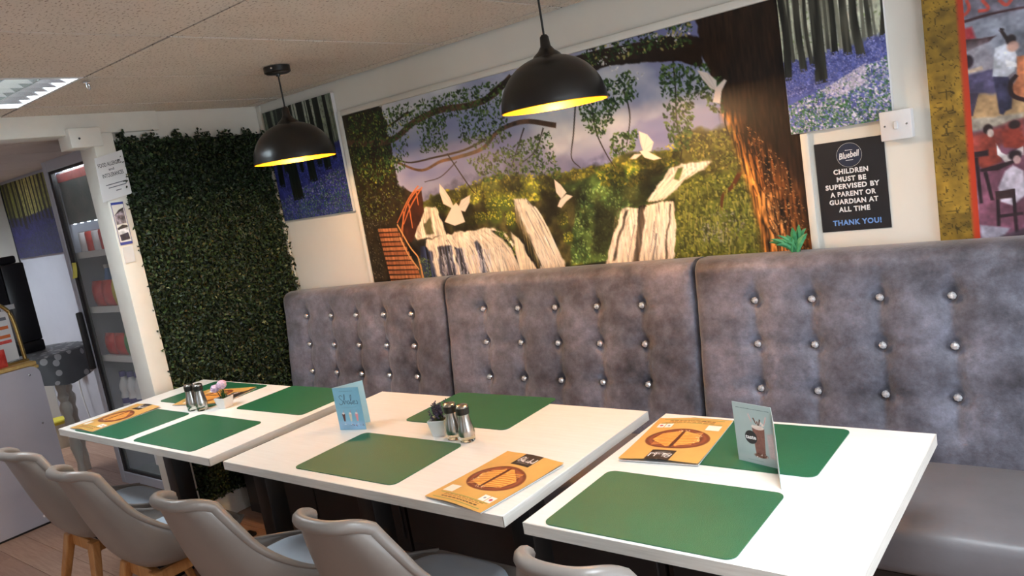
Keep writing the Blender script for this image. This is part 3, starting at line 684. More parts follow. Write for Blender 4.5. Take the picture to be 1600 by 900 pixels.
    Pt = [(1126, 172), (1160, 190), (1205, 240), (1250, 300), (1275, 420), (1198, 420), (1186, 345), (1168, 278), (1146, 212)]
    p.poly(Pt, (104, 62, 28), .8, bark*1.6, 16, 6)
    p.poly([(1130, 178), (1146, 190), (1182, 270), (1205, 340), (1222, 420), (1200, 420), (1186, 345), (1168, 278), (1146, 212)], (196, 130, 60), .7, bark*1.5, 9, 4)
    p.poly([(1188, 300), (1215, 300), (1240, 420), (1212, 420)], (188, 134, 78), .5, bark*2.0, 9, 6)
    for k in range(90):
        t = rng.random(); x = 1135+t*75+rng.random()*50; y = 185+t*195; p.line([(x, y), (x+rng.uniform(2, 9), y+rng.uniform(10, 34))], 1.6, .8, (30, 18, 10), .75)
    p.spray([(1165, 190), (1225, 250), (1258, 320), (1268, 395), (1215, 400), (1195, 300)], 420, .8, 2.2, [(196, 140, 84), (30, 18, 10), (226, 178, 120), (120, 70, 34)], .7, .4)
    # branches
    BR = (46, 32, 22)
    p.poly([(1100, 60), (1100, 105), (1060, 98), (1010, 95), (960, 104), (905, 122), (860, 150), (850, 140), (880, 112), (930, 84), (1000, 66), (1060, 55)], (34, 22, 15), 1, n2*.8, 2, 8)
    p.line([(800, 120), (770, 150), (735, 165), (690, 172), (650, 190), (620, 215), (590, 224), (545, 224)], 9, 10, (84, 60, 44), 1, 6, False, n2*1.0)
    p.line([(1000, 80), (930, 90), (860, 110), (800, 125), (755, 160)], 18, 8, (44, 30, 20), 1, 6, False, n2)
    p.line([(870, 196), (820, 190), (780, 205), (755, 232), (715, 246), (690, 252), (660, 266), (625, 255), (605, 248)], 7, 3, (92, 66, 48), 1, 6, False, n2)
    p.line([(760, 218), (725, 235), (680, 246), (640, 254), (610, 244)], 3.5, 2, BR); p.line([(715, 252), (690, 276), (665, 284)], 1.6, 1, BR)
    p.line([(590, 220), (584, 250), (596, 280)], 12, 9, BR); p.line([(640, 175), (600, 200), (560, 190)], 4, 2, BR)
    for a in [[(900, 165), (897, 210), (894, 246), (908, 262)], [(925, 165), (932, 205), (948, 240), (962, 262)], [(1052, 90), (1056, 140), (1058, 190), (1066, 225), (1064, 250)], [(975, 140), (985, 180), (980, 228)], [(1080, 120), (1076, 150)], [(820, 200), (810, 230), (800, 262)], [(850, 200), (838, 235), (812, 258)], [(1135, 170), (1133, 190), (1140, 212)], [(700, 240), (742, 300), (745, 285)]]:
        p.line(a, 2.2, 1.1, (36, 28, 22))
    LG = [(52, 80, 36), (70, 98, 44), (36, 58, 28), (92, 114, 54), (28, 46, 24)]
    for pts, n, cs in [([(545, 178), (600, 172), (640, 180), (640, 225), (600, 290), (555, 270)], 520, LG+[(150, 150, 60)]), ([(600, 172), (760, 130), (800, 125), (790, 165), (700, 185), (640, 200)], 420, LG),
            ([(650, 190), (700, 180), (700, 235), (660, 240)], 180, LG), ([(715, 180), (790, 165), (800, 215), (760, 235), (720, 225)], 240, LG), ([(730, 250), (800, 225), (860, 205), (880, 280), (820, 268), (760, 285)], 420, LG),
            ([(905, 165), (960, 155), (960, 190), (940, 215), (915, 205)], 170, LG), ([(930, 130), (990, 110), (1000, 150), (950, 180)], 170, LG), ([(900, 60), (1080, 30), (1085, 70), (1000, 85), (920, 105)], 330, LG+[(160, 150, 90), (30, 24, 16)]),
            ([(1030, 100), (1110, 100), (1110, 150), (1060, 165), (1035, 150)], 210, LG), ([(1035, 165), (1085, 160), (1080, 235), (1050, 235)], 150, LG), ([(955, 210), (1000, 200), (990, 232), (955, 250)], 110, LG), ([(1100, 120), (1130, 120), (1130, 180), (1105, 170)], 80, LG), ([(600, 240), (640, 240), (630, 270), (600, 268)], 70, LG)]:
        p.spray(pts, int(n*.95), 1.8, 4.4, cs, .95, .5)
        p.spray(pts, int(n*.5), 1.2, 2.8, cs, .95, .5)
    for cx, cy in [(940, 95), (975, 80), (1000, 118), (1020, 60), (1050, 58), (960, 108), (1070, 48)]: p.spray([(cx-8, cy-6), (cx+8, cy-6), (cx+8, cy+6), (cx-8, cy+6)], 9, 1, 2.6, [(214, 210, 208), (190, 190, 196)], .9)
    # doves
    DV = (236, 222, 212)
    def dove(wings, body):
        for wg in wings:
            p.poly(wg, DV, 1, None, 1.2)
            b0 = np.array(wg[0], float)
            for q in wg[1:]: p.line([tuple(b0), q], .6, .9, (196, 178, 168), .5, 0)
        p.poly(body, (240, 222, 210), 1, None, 1.2)
    dove([[(712, 327), (694, 318), (688, 300), (688, 287), (696, 296), (704, 308)], [(716, 327), (722, 312), (736, 304), (735, 316), (728, 330)]], [(708, 322), (714, 316), (720, 324), (728, 346), (712, 352), (696, 346)])
    dove([[(878, 310), (870, 300), (867, 280), (877, 288), (886, 300)]], [(886, 303), (896, 306), (886, 314), (878, 324), (872, 322), (876, 312)])
    dove([[(1006, 237), (1001, 222), (999, 205), (1012, 210), (1022, 222), (1018, 236)], [(1004, 240), (994, 248), (985, 248), (992, 241)]], [(1000, 236), (1010, 234), (1020, 240), (1034, 247), (1022, 250), (1008, 246)])
    dove([[(1120, 142), (1110, 138), (1098, 124), (1090, 110), (1106, 114), (1120, 126)]], [(1118, 138), (1132, 124), (1136, 126), (1128, 142), (1126, 162), (1114, 160)])
    rt = box('waterfall_mural', (-(x1-x0)/2, (x1-x0)/2, 0, .004, -(z1-z0)/2, (z1-z0)/2), MT['paper'], loc=((x0+x1)/2, -.0046, (z0+z1)/2))
    tag(rt, 'large printed mural of waterfalls, oak branches and white doves', 'mural')
    p.mesh('print', x1-x0, z1-z0, MT['print'], rt, (0, -.0006, 0))
paint_mural()
def bluebells(name, x0, x1, z0, z1, style, label, yb=0., th=.022, seed=0):
    global rng
    rng = np.random.default_rng(100+seed)
    st = .0026; W, H = int((x1-x0)/st), int((z1-z0)/st); p = Pic(W, H); p.rx = fbm(H, W, 10); p.ry = fbm(H, W, 10)
    n2 = fbm(H, W, 9)-.5; bark = vnoise(H, W, 30, 3)-.5
    S = dict(bright=dict(top=(196, 202, 176), mid=(226, 228, 214), trunk=(62, 62, 54), hz=.60, blue=[(92, 100, 168), (118, 124, 188), (76, 84, 150), (150, 150, 204)], lo=[(196, 186, 220), (222, 214, 230), (230, 226, 236), (104, 108, 184), (120, 150, 150), (52, 104, 50), (74, 128, 66)], tr=[(.03, .08, .66), (.20, .07, .62), (.36, .12, .72), (.29, .04, .6), (.52, .06, .55), (.64, .08, .57), (.76, .08, .6), (.86, .05, .5), (.97, .06, .5), (.11, .03, .56), (.46, .03, .52)]),
             dark=dict(top=(98, 108, 92), mid=(176, 182, 168), trunk=(22, 28, 24), hz=.52, blue=[(44, 50, 116), (58, 66, 136), (32, 38, 92), (84, 90, 156)], lo=[(70, 74, 150), (126, 122, 168), (50, 96, 56), (36, 44, 110), (90, 120, 90)], tr=[(.08, .08, .72), (.28, .15, .86), (.42, .05, .62), (.55, .10, .72), (.68, .06, .60), (.78, .09, .64), (.18, .04, .6), (.9, .05, .56)]),
             dusk=dict(top=(104, 106, 38), mid=(206, 196, 120), trunk=(34, 30, 14), hz=.55, blue=[(46, 44, 92), (60, 58, 112), (34, 32, 70), (78, 74, 124)], lo=[(44, 56, 40), (60, 60, 100), (34, 36, 60), (70, 80, 50)], tr=[(.05, .05, .6), (.14, .04, .6), (.24, .05, .62), (.34, .06, .66), (.44, .03, .6), (.58, .03, .58), (.66, .03, .58), (.74, .03, .57), (.82, .04, .58), (.9, .04, .6), (.5, .025, .58), (.97, .05, .6)]))[style]
    yy = np.linspace(0, 1, H)[:, None, None]; xx = np.linspace(0, 1, W)[None, :, None]
    glow = np.exp(-((xx-.55)/.33)**2)*np.clip(1-yy/S['hz'], 0, 1)**.2
    a = np.array(S['top'], float)*(1-glow)+np.array(S['mid'], float)*glow; p.a[:] = a*(1+n2[..., None]*.5)
    hz = int(S['hz']*H*.8)
    p.spray([(0, 0), (W, 0), (W, hz), (0, hz)], 500, 1, 3.4, [tuple(np.array(S['top'])*f) for f in (.6, .8, 1.1)]+[(126, 150, 82)], .6, .5, True)
    for k in range(26):
        x = rng.random()*W; w_ = rng.uniform(1, 3.5); c = np.array(S['trunk'])*rng.uniform(1.3, 2.4); p.line([(x, 0), (x+rng.normal(0, 3), S['hz']*H*rng.uniform(.85, 1.02))], w_, w_*1.1, c, .75, 0, True)
    yb_ = S['hz']*H*.84
    p.poly([(-2, yb_*.97), (W*.3, yb_*1.05), (W*.6, yb_), (W+2, yb_*.9), (W+2, H+2), (-2, H+2)], S['blue'][0], 1, n2*.8, 5, 8, True)
    p.spray([(0, yb_), (W, yb_), (W, H*.75), (0, H*.75)], 2600, .8, 1.9, S['blue'], .85, .7, True)
    p.spray([(0, H*.80), (W*.4, H*.72), (W*.7, H*.66), (W, H*.60), (W, H), (0, H)], 2400, .9, 2.7, S['lo'], .85, .6, True)
    p.spray([(0, H*.86), (W, H*.8), (W, H), (0, H)], 420, 1, 2.6, [(46, 96, 44), (72, 122, 60), (34, 70, 36)] if style != 'dusk' else [(40, 52, 30)], .8, .4, True)
    if style == 'bright': p.spray([(W*.35, H*.74), (W*.8, H*.62), (W*.78, H*.74), (W*.5, H*.80)], 500, .8, 2, [(222, 212, 226), (206, 196, 220)], .8, .7, True)
    for x, w_, b in S['tr']:
        wp = w_*W; p.line([(x*W, -3), (x*W+rng.normal(0, 2), b*H*.5), (x*W+wp*.05, b*H*.96)], wp*.85, wp*1.05, np.array(S['trunk'])*rng.uniform(.8, 1.25), 1, 4, True, bark*.9)
        p.spray([(x*W-wp*.6, b*H*.93), (x*W+wp*.6, b*H*.93), (x*W+wp*.6, b*H*1.0), (x*W-wp*.6, b*H*1.0)], 30, .8, 1.8, S['blue'], .9, .7, True)
    w_, h_ = x1-x0, z1-z0
    rt = box(name, (-w_/2, w_/2, 0, th, -h_/2, h_/2), MT['paper'], .0015, 1, loc=((x0+x1)/2, yb-th-.0008, (z0+z1)/2)); tag(rt, label, 'canvas print', 'bluebell wood canvas prints')
    p.mesh('print', w_-.002, h_-.002, MT['print'], rt, (0, -.0008, 0))
bluebells('canvas_print', -3.268, -2.686, 1.439, 2.03, 'dark', 'dark blue bluebell wood canvas behind the left pendant lamp', seed=1)
bluebells('canvas_print', -.486, -.181, 1.474, 1.94, 'bright', 'bright bluebell wood canvas above the light switch', seed=2)
bluebells('canvas_print', -6.56, -5.66, 1.46, 2.05, 'dusk', 'dim bluebell wood canvas beside the drinks fridge', YK, .02, seed=3)
# jazz bar painting with a gold and red border
def jazz():
    x0, x1, z0, z1 = -.083, .75, 1.0, 2.05; p = wallpic(x0, x1, z0, z1, .0028); W, H = p.W, p.H
    n1 = fbm(H, W, 40)-.5; n2 = fbm(H, W, 9)-.5; crack = np.abs(vnoise(H, W, 4.5, 4.5)-.5)
    p.a[:] = np.array((150, 140, 150.))*(1+n1[..., None]*.6)
    p.poly([(1495, -60), (1800, -60), (1800, 20), (1600, 18), (1500, 40)], (128, 124, 140), 1, n2*.6, 3, 6)
    p.poly([(1500, 40), (1600, 14), (1800, 0), (1800, 120), (1530, 110), (1505, 90)], (150, 154, 170), 1, n1*.8, 6, 10)
    p.line([(1496, 38), (1550, 22), (1610, 10)], 3, 2, (70, 40, 44))
    for a in [[(1512, 0), (1516, 14), (1508, 24), (1498, 22)], [(1536, 0), (1546, 14), (1530, 18)], [(1562, 0), (1574, 8), (1584, -4)]]: p.line(a, 3, 3, (206, 84, 70))
    p.poly([(1508, 45), (1520, 42), (1526, 60), (1510, 64)], (190, 50, 60), .9, None, 3)
    p.poly([(1500, 62), (1520, 62), (1559, 55), (1548, 64), (1502, 84)], (58, 36, 38), 1, n2*.5, 1.5, 3)
    p.poly([(1505, 70), (1545, 62), (1560, 100), (1550, 140), (1508, 118)], (186, 178, 190), .6, n2*.5, 8, 6)
    p.poly([(1506, 118), (1556, 106), (1558, 142), (1512, 146)], (86, 80, 112), 1, n2*.6, 2, 5)
    p.poly([(1506, 112), (1536, 102), (1538, 108), (1508, 116)], (206, 182, 160), 1); p.ell(1514, 96, 6, 8, (46, 34, 44))
    p.poly([(1511, 145), (1800, 130), (1800, 215), (1517, 190)], (206, 168, 122), 1, n1*.9, 4, 8)
    p.poly([(1511, 145), (1531, 144), (1522, 180), (1514, 182)], (74, 66, 88), 1, n2*.4)
    p.poly([(1514, 184), (1600, 176), (1600, 188), (1518, 204)], (176, 166, 152), 1, n2*.5, 3, 4)
    # bass player
    p.poly([(1556, 75), (1572, 68), (1584, 72), (1590, 86), (1586, 110), (1574, 120), (1552, 119), (1554, 95)], (206, 210, 222), 1, n2*.35, 1.5)
    p.poly([(1572, 92), (1590, 98), (1592, 104), (1574, 104)], (228, 230, 236), 1); p.poly([(1553, 119), (1576, 119), (1584, 130), (1582, 168), (1573, 172), (1569, 178), (1563, 176), (1558, 145)], (58, 56, 84), 1, n2*.7, 1.5)
    p.line([(1566, 48), (1578, 66)], 3, 3, (50, 32, 30)); p.line([(1563, 46), (1570, 46)], 3, 2, (40, 26, 26)); p.ell(1581, 62, 5, 6, (46, 30, 32)); p.ell(1584, 72, 6, 6, (188, 150, 136))
    p.poly([(1590, 88), (1612, 84), (1618, 120), (1606, 152), (1590, 150), (1580, 138), (1590, 122)], (196, 120, 82), 1, n2*.4, 1.5); p.line([(1590, 116), (1580, 130), (1584, 148), (1606, 156)], 4, 4, (44, 24, 26))
    # lower room
    p.poly([(1516, 208), (1620, 180), (1800, 180), (1800, 420), (1534, 420)], (112, 70, 88), 1, n1*1.1, 4, 10)
    p.poly([(1517, 210), (1600, 186), (1600, 215), (1560, 225), (1520, 250)], (150, 64, 52), .8, n2*.6, 5, 8)
    p.poly([(1534, 212), (1550, 206), (1562, 225), (1566, 250), (1540, 262), (1528, 255)], (142, 62, 50), 1, n2*.4, 2); p.ell(1545, 200, 5, 6, (44, 28, 30)); p.ell(1549, 206, 3.5, 5, (206, 190, 184))
    p.poly([(1566, 205), (1590, 195), (1604, 215), (1600, 230), (1570, 228)], (150, 60, 46), 1, n2*.4, 2); p.ell(1586, 193, 6, 5, (50, 34, 34))
    p.poly([(1558, 222), (1566, 236), (1578, 242), (1566, 244), (1560, 240)], (222, 216, 220), 1); p.poly([(1566, 244), (1600, 226), (1600, 240), (1572, 252)], (206, 196, 196), 1)
    p.poly([(1561, 290), (1572, 265), (1584, 256), (1600, 264), (1605, 300), (1584, 318), (1565, 312)], (218, 208, 226), 1, n2*.3, 2); p.ell(1587, 240, 7, 6, (40, 26, 34)); p.ell(1590, 247, 4, 5, (196, 160, 160))
    CHR = (46, 30, 36)
    p.poly([(1522, 236), (1546, 232), (1546, 241), (1524, 244)], CHR, 1); p.poly([(1533, 262), (1584, 248), (1586, 252), (1560, 264), (1534, 266)], CHR, 1)
    for a in [[(1541, 266), (1552, 310)], [(1527, 244), (1535, 315)], [(1560, 296), (1562, 350)], [(1584, 292), (1590, 360)], [(1562, 335), (1600, 330)]]: p.line(a, 3.4, 3, CHR)
    p.poly([(1556, 297), (1584, 292), (1585, 306), (1558, 309)], (60, 40, 42), 1)
    p.poly([(1533, 348), (1580, 353), (1565, 372), (1536, 375)], (150, 152, 168), .9, n2*.4, 2); p.poly([(1565, 365), (1610, 350), (1620, 400), (1536, 400)], (60, 52, 62), .8, n2*.6, 3)
    p.a *= (1+(fbm(H, W, 12)[..., None]-.5)*.55)*(1+(vnoise(H, W, 3, 3)[..., None]-.5)*.22)*.92
    w_, h_ = x1-x0, z1-z0
    # border stripes in picture space
    gx = int((.012-x0)/.0028); rx_ = int((.022-x0)/.0028)
    g = np.array((134, 106, 38.))*(1+n2[:, :gx, None]*.7); g *= np.where(crack[:, :gx, None] < .03, .55, 1)
    bands = (np.arange(H)//52) % 2; g *= (1+.14*(bands[:, None, None]-.5)); p.a[:, :gx] = g
    t = np.linspace(0, 1, rx_-gx+4)[None, :, None]; p.a[:, gx-4:rx_] = p.a[:, gx-4:rx_]*(1-np.minimum(t*2, 1))+np.array((184, 58, 30.))*np.minimum(t*2, 1)
    rt = box('jazz_painting', (-w_/2, w_/2, 0, .02, -h_/2, h_/2), MT['paper'], .0015, 1, loc=((x0+x1)/2, -.0208, (z0+z1)/2)); tag(rt, 'tall painting of jazz musicians and diners with gold and red border', 'painting')
    p.mesh('print', w_-.002, h_-.002, MT['print'], rt, (0, -.0008, 0))
jazz()
# black house-rule sign
sg = box('wall_sign', (-.104, .104, 0, .003, -.1435, .1435), MT['signb'], .0005, 1, loc=(-.3205, -.0035, 1.2875)); tag(sg, 'black notice about supervising children beneath the bright canvas', 'sign')
yl = -.0006
logo = lathe('logo_disc', [(0, .0004), (.0355, .0004), (.0355, 0)], MT['navy'], 40, sg, (0, -.0001, .1435-.047)); logo.rotation_euler = (R(90), 0, 0)
V, F = [], []
for k in range(64):
    a = 2*math.pi*k/64
    for r_ in (.0372, .0379): V.append((r_*math.cos(a), yl, r_*math.sin(a)))
F = [(2*k, 2*k+1, (2*k+3) % 128, (2*k+2) % 128) for k in range(64)]
raw('logo_ring', V, F, MT['whitei'], sg, loc=(0, 0, .1435-.047))
text(sg, 'logo_script', 'Bluebell', MT['whitei'], .064, .020, (0, -.0011, .1435-.046), bold=.02, shear=.35, mtx=Matrix.Rotation(R(-6), 4, 'Y'))
for k, (sx, z_) in enumerate([(.022, .031), (.022, -.032)]): box('logo_line', (-sx/2, sx/2, -.0006, -.0005, -.0008, .0008), MT['whitei'], parent=sg, loc=(0, -.0005, .1435-.047+z_*.5))
for s_, wd, fr in [('CHILDREN', .104, .335), ('MUST BE', .088, .42), ('SUPERVISED BY', .162, .50), ('A PARENT OR', .137, .585), ('GUARDIAN AT', .147, .67), ('ALL TIME', .094, .757)]:
    text(sg, 'lettering', s_, MT['whitei'], wd, .0165, (0, yl, .1435-fr*.287), bold=.038)
text(sg, 'lettering', 'THANK YOU!', MT['bluei'], .146, .018, (.004, yl, .1435-.905*.287), bold=.038)
# light switch
sw = empty('light_switch', (-.172, 0, 1.455)); tag(sw, 'white surface-mounted light switch beside the bright canvas corner', 'switch')
box('pattress', (-.043, .043, -.034, -.0005, -.043, .043), MT['whitep'], .004, 2, sw); box('plate', (-.0435, .0435, -.042, -.0345, -.0435, .0435), MT['whitep'], .003, 2, sw)
rk = box('rocker', (-.006, .006, -.047, -.041, -.012, .012), MT['whitep'], .002, 1, sw)
for s_ in (-1, 1): lathe('screw', [(0, .001), (.003, .001), (.0032, 0)], MT['chrome'], 10, sw, (.03*s_, -.042, 0)).rotation_euler = (R(90), 0, 0)
# ------------------------------------------------------------------ pendant lamps
def pendant(x, y, zr, label):
    t = empty('pendant_lamp', (x, y, 0)); tag(t, label, 'pendant lamp', 'black dome pendant lamps')
    rr = .166; hh = .155; out = []; N = 18
    for k in range(N+1):
        a = (math.pi/2)*k/N; out.append((rr*math.cos(a)**.92 if k < N else .0, zr+hh*math.sin(a)))
    out[-1] = (.012, zr+hh)
    lathe('shade', out, MT['lampblack'], 56, t, None, False, 60)
    inn = [(r_*.984 if r_ > .02 else r_, z_-.003 if i else z_) for i, (r_, z_) in enumerate(out)]
    lathe('gold_lining', inn, MT['gold'], 56, t, None, False, 60)
    lathe('rim', [(rr*.984, zr), (rr, zr), (rr+.0008, zr+.002), (rr*.984, zr+.001)], MT['gold'], 56, t, None, True)
    lathe('neck', [(.052, zr+hh-.014), (.040, zr+hh+.003), (.026, zr+hh+.014), (.016, zr+hh+.028), (.0135, zr+hh+.055), (.008, zr+hh+.062), (0, zr+hh+.062)], MT['lampblack'], 28, t)
    tube('cord', [(0, 0, zr+hh+.06), (0, 0, 2.05)], .0035, MT['black'], 8, t)
    rs = lathe('ceiling_rose', [(0, 2.036), (.008, 2.036), (.009, 2.046), (.046, 2.048), (.053, 2.053), (.053, 2.074), (0, 2.074)], MT['lampblack'], 32, t)
    lathe('screw', [(0, .004), (.004, .003), (.005, 0)], MT['chrome'], 10, rs, (.028, -.046, 2.064)).rotation_euler = (R(90), 0, R(30))
    lathe('bulb', [(0, zr+.035), (.018, zr+.040), (.029, zr+.060), (.028, zr+.078), (.014, zr+.105), (.013, zr+.12), (0, zr+.12)], MT['bulb'], 20, t)
    lathe('bulb_socket', [(.019, zr+.112), (.019, zr+hh-.012), (0, zr+hh-.01)], MT['black'], 16, t)
    l = bpy.data.lights.new('pendant_light', 'POINT'); l.energy = 12; l.color = (1, .70, .36); l.shadow_soft_size = .02
    o = bpy.data.objects.new('pendant_light', l); col.objects.link(o); o.parent = t; o.location = (0, 0, zr+.022)
pendant(-2.305, -.592, 1.697, 'black dome pendant lamp hanging before the dark bluebell canvas')
pendant(-1.012, -.567, 1.682, 'black dome pendant lamp hanging before the waterfall mural')
# ------------------------------------------------------------------ ceiling light fitting and hook
tf = empty('recessed_light_fitting', (-2.78, -1.573, ZC)); tag(tf, 'recessed ceiling light with silver louvre at the top left', 'ceiling light')
bm = bmesh.new()
for b in [(-.298, .298, -.298, -.284, -.002, .07), (-.298, .298, .284, .298, -.002, .07), (-.298, -.284, -.284, .284, -.002, .07), (.284, .298, -.284, .284, -.002, .07)]: addbox(bm, b)
frombm('frame', bm, MT['whitep'], tf); box('housing', (-.298, .298, -.298, .298, .07, .075), MT['mirror'], parent=tf)
for k in range(3): tube('fluorescent_tube', [(-.27, -.19+.19*k, .055), (.27, -.19+.19*k, .055)], .008, MT['tube'], 10, tf)
for k in range(5):
    y = -.284+.1136*k
    if k: box('louvre_blade', (-.284, .284, y-.0015, y+.0015, 0, .036), MT['mirror'], parent=tf)
for k in range(1, 7):
    x = -.284+.0811*k
    V = [(x-.009, -.284, .036), (x, -.284, .0), (x+.009, -.284, .036), (x-.009, .284, .036), (x, .284, .0), (x+.009, .284, .036)]
    raw('cross_louvre', V, [(0, 1, 4, 3), (1, 2, 5, 4)], MT['mirror'], tf)
hk = empty('ceiling_hook', (-2.545, -1.24, ZC-.004)); tag(hk, 'small shiny metal ceiling hook by the light fitting corner', 'hook')
lathe('plate', [(0, 0), (.012, 0), (.012, -.004), (0, -.004)], MT['chrome'], 14, hk); tube('hook', smoothpts([(0, 0, -.004), (0, 0, -.018), (.010, 0, -.030), (.018, 0, -.02), (.016, 0, -.010)], 4), .003, MT['chrome'], 8, hk)
# ------------------------------------------------------------------ menus on the tables
rng = np.random.default_rng(21)
def menu_pic():
    W, H = 150, 212; p = Pic(W, H, None, (216, 166, 90)); n2 = fbm(H, W, 30)-.5; p.a *= (1+.10*n2[..., None]); n3 = fbm(H, W, 6)-.5
    cx, cy = 75, 104
    p.ell(cx, cy, 62, 50, (120, 60, 38), 0, 1, .04, False); p.ell(cx, cy, 56, 44, (150, 78, 50), 0, .9, .06, False); p.ell(cx, cy+2, 50, 39, (104, 48, 30), 0, .9, .1, False)
    for pts in ([(30, 96), (66, 66), (70, 70), (70, 140), (40, 130)], [(78, 66), (84, 64), (122, 98), (112, 128), (76, 142)]):
        p.poly(pts, (236, 160, 72), 1, n3*.35, 1.5, 0, True)
        for k in range(9):
            y = 66+k*9; p.line([(24, y+8), (126, y-10)], 2.6, 2.6, (176, 92, 34), .0, 0, True)
    for k in range(8):
        y = 76+k*8
        for xa, xb in ((36, 69), (78, 114)):
            xa2 = xa+max(0, (84-y))*.5; xb2 = xb-max(0, y-118)*.6
            p.line([(xa2, y+4), (xb2, y-5)], 3, 3, (196, 112, 40), .9, 0, True); p.line([(xa2, y+7), (xb2, y-2)], 2, 2, (250, 196, 110), .8, 0, True)
    p.line([(74, 62), (72, 100), (74, 144)], 4, 5, (92, 44, 26), 1, 4, True)
    p.spray([(30, 92), (40, 84), (44, 134), (34, 128)], 40, 1, 2.4, [(244, 214, 170), (200, 110, 60), (230, 180, 120)], .9, .6, True)
    p.spray([(60, 136), (90, 138), (84, 146), (64, 146)], 30, 1, 2.2, [(244, 224, 190), (200, 110, 60)], .9, .6, True)
    p.poly([(54, 0), (100, 0), (100, 46), (54, 46)], (52, 38, 34), 1, None, .6, 0, True)
    # white script word on the dark band
    x = 58
    for seg in [[(58, 30), (60, 15), (66, 14), (66, 21), (60, 23), (67, 27), (61, 32)], [(68, 30), (71, 14), (70, 31)], [(73, 23), (72, 30), (77, 30), (78, 22), (78, 31)], [(80, 27), (84, 24), (80, 30), (85, 30)], [(86, 14), (86, 31), (90, 27), (86, 24)], [(92, 27), (95, 24), (92, 30), (96, 30)], [(97, 14), (97, 31)]]: p.line(seg, 2.2, 2, (240, 238, 234), 1, 4, True)
    p.line([(62, 37), (92, 36)], 1.2, 1, (200, 196, 190), .8, 0, True)
    # little badges and label patch, small print rows
    for x0 in (108, 124): p.poly([(x0, 160), (x0+14, 160), (x0+14, 180), (x0, 180)], (240, 234, 226), 1, None, .6, 0, True)
    p.ell(131, 170, 4, 4, (190, 50, 70), .4, 1, .3, False); p.ell(115, 169, 3, 3, (110, 110, 130), 0, .8, .3, False)
    p.poly([(12, 154), (38, 154), (38, 178), (12, 178)], (238, 230, 216), 1, None, .6, 0, True)
    for y, c in ((186, (120, 72, 30)), (190, (120, 72, 30)), (195, (60, 34, 18)), (196.5, (60, 34, 18))):
        x = 30
        while x < 120: wd = rng.uniform(4, 11); p.line([(x, y), (x+wd, y)], 1.6, 1.6, c, .9, 0, True); x += wd+2.5
    for y in (183, 203): p.line([(14, y), (136, y)], 1.4, 1.4, (70, 128, 70), .9, 0, True)
    return p
MP = menu_pic(); mfirst = None
def menu(x, y, a, label, lift=0):
    global mfirst
    t = empty('menu', (x, y, .7526), R(a)); tag(t, label, 'menu', 'printed sandwich menus on the tables')
    if mfirst is None:
        cv = MP.mesh('cover', .209, .296, MT['printm'], t, (0, 0, .0035), lambda X, Z: -(.0015+.004*np.clip((Z+.05)/.2, 0, 1)**2+.002*np.cos(X*30)))
        bp = box('inner_pages', (-.104, .104, -.147, .147, 0, .0016), MT['paper'], parent=t); mfirst = (cv.data, bp.data)
    else:
        cv = link('cover', mfirst[0], None, t, (0, 0, .0035)); link('inner_pages', mfirst[1], None, t)
    cv.rotation_euler = (R(-90), 0, 0)
    return t
menu(-.911, -1.236, -7.2, 'ochre menu overhanging the front edge of the middle table')
menu(-.578, -.880, 180+6.1, 'ochre menu lying upside down on the square table')
menu(-3.057, -1.219, 1, 'ochre menu at the far left table corner over a mat')
menu(-2.80, -.90, -76, 'ochre menu behind the shakers and pompom plant')
# ------------------------------------------------------------------ standing cards
def card_blue():
    W, H = 150, 211; p = Pic(W, H, None, (128, 186, 212)); n = fbm(H, W, 50)-.5; g = np.linspace(1.0, .86, H)[:, None, None]
    p.a *= (1+.08*n[..., None]); p.poly([(0, 165), (W, 170), (W, H), (0, H)], (150, 190, 222), .9, n*.2, 16, 0, True)
    D = (38, 44, 74)
    for s_ in [[(50, 46), (42, 38), (32, 44), (36, 56), (48, 66), (46, 80), (32, 84), (26, 76)], [(46, 78), (60, 58), (64, 36), (58, 40), (56, 82), (64, 66), (70, 70), (70, 82)], [(86, 68), (78, 66), (74, 76), (80, 82), (86, 70), (86, 82)], [(90, 80), (98, 56), (100, 38), (95, 44), (94, 84), (106, 66)], [(97, 74), (106, 84)], [(108, 76), (116, 72), (114, 66), (108, 72), (110, 82), (120, 80)], [(124, 66), (130, 70), (130, 82), (122, 80)]]: p.line(s_, 2.2, 1.8, D, 1, 5, True)
    x = 38
    while x < 112: wd = rng.uniform(2, 5); p.line([(x, 18), (x+wd, 18)], 1.4, 1.4, (70, 96, 124), .8, 0, True); x += wd+2.5
    p.line([(30, 100), (120, 97)], 1, 1, (90, 130, 160), .7, 0, True)
    for cx, c in ((38, (92, 56, 56)), (76, (206, 200, 186)), (112, (224, 150, 160))):
        p.poly([(cx-9, 130), (cx+9, 130), (cx+4, 168), (cx-4, 168)], c, 1, None, 2, 0, True); p.ell(cx, 128, 8, 6, (236, 228, 224), 0, 1, .3, False)
        p.line([(cx, 168), (cx, 182)], 1.6, 1.6, (200, 216, 230), .9, 0, True); p.ell(cx, 183, 8, 2.4, (206, 222, 236), 0, .9, .3, False); p.line([(cx+2, 126), (cx+5, 112)], 1.4, 1.4, (220, 90, 100), .9, 0, True)
    p.spray([(60, 184), (146, 182), (146, 194), (60, 192)], 26, 1, 3.2, [(50, 50, 100), (80, 46, 80), (190, 60, 70)], .9, .8, True)
    return p
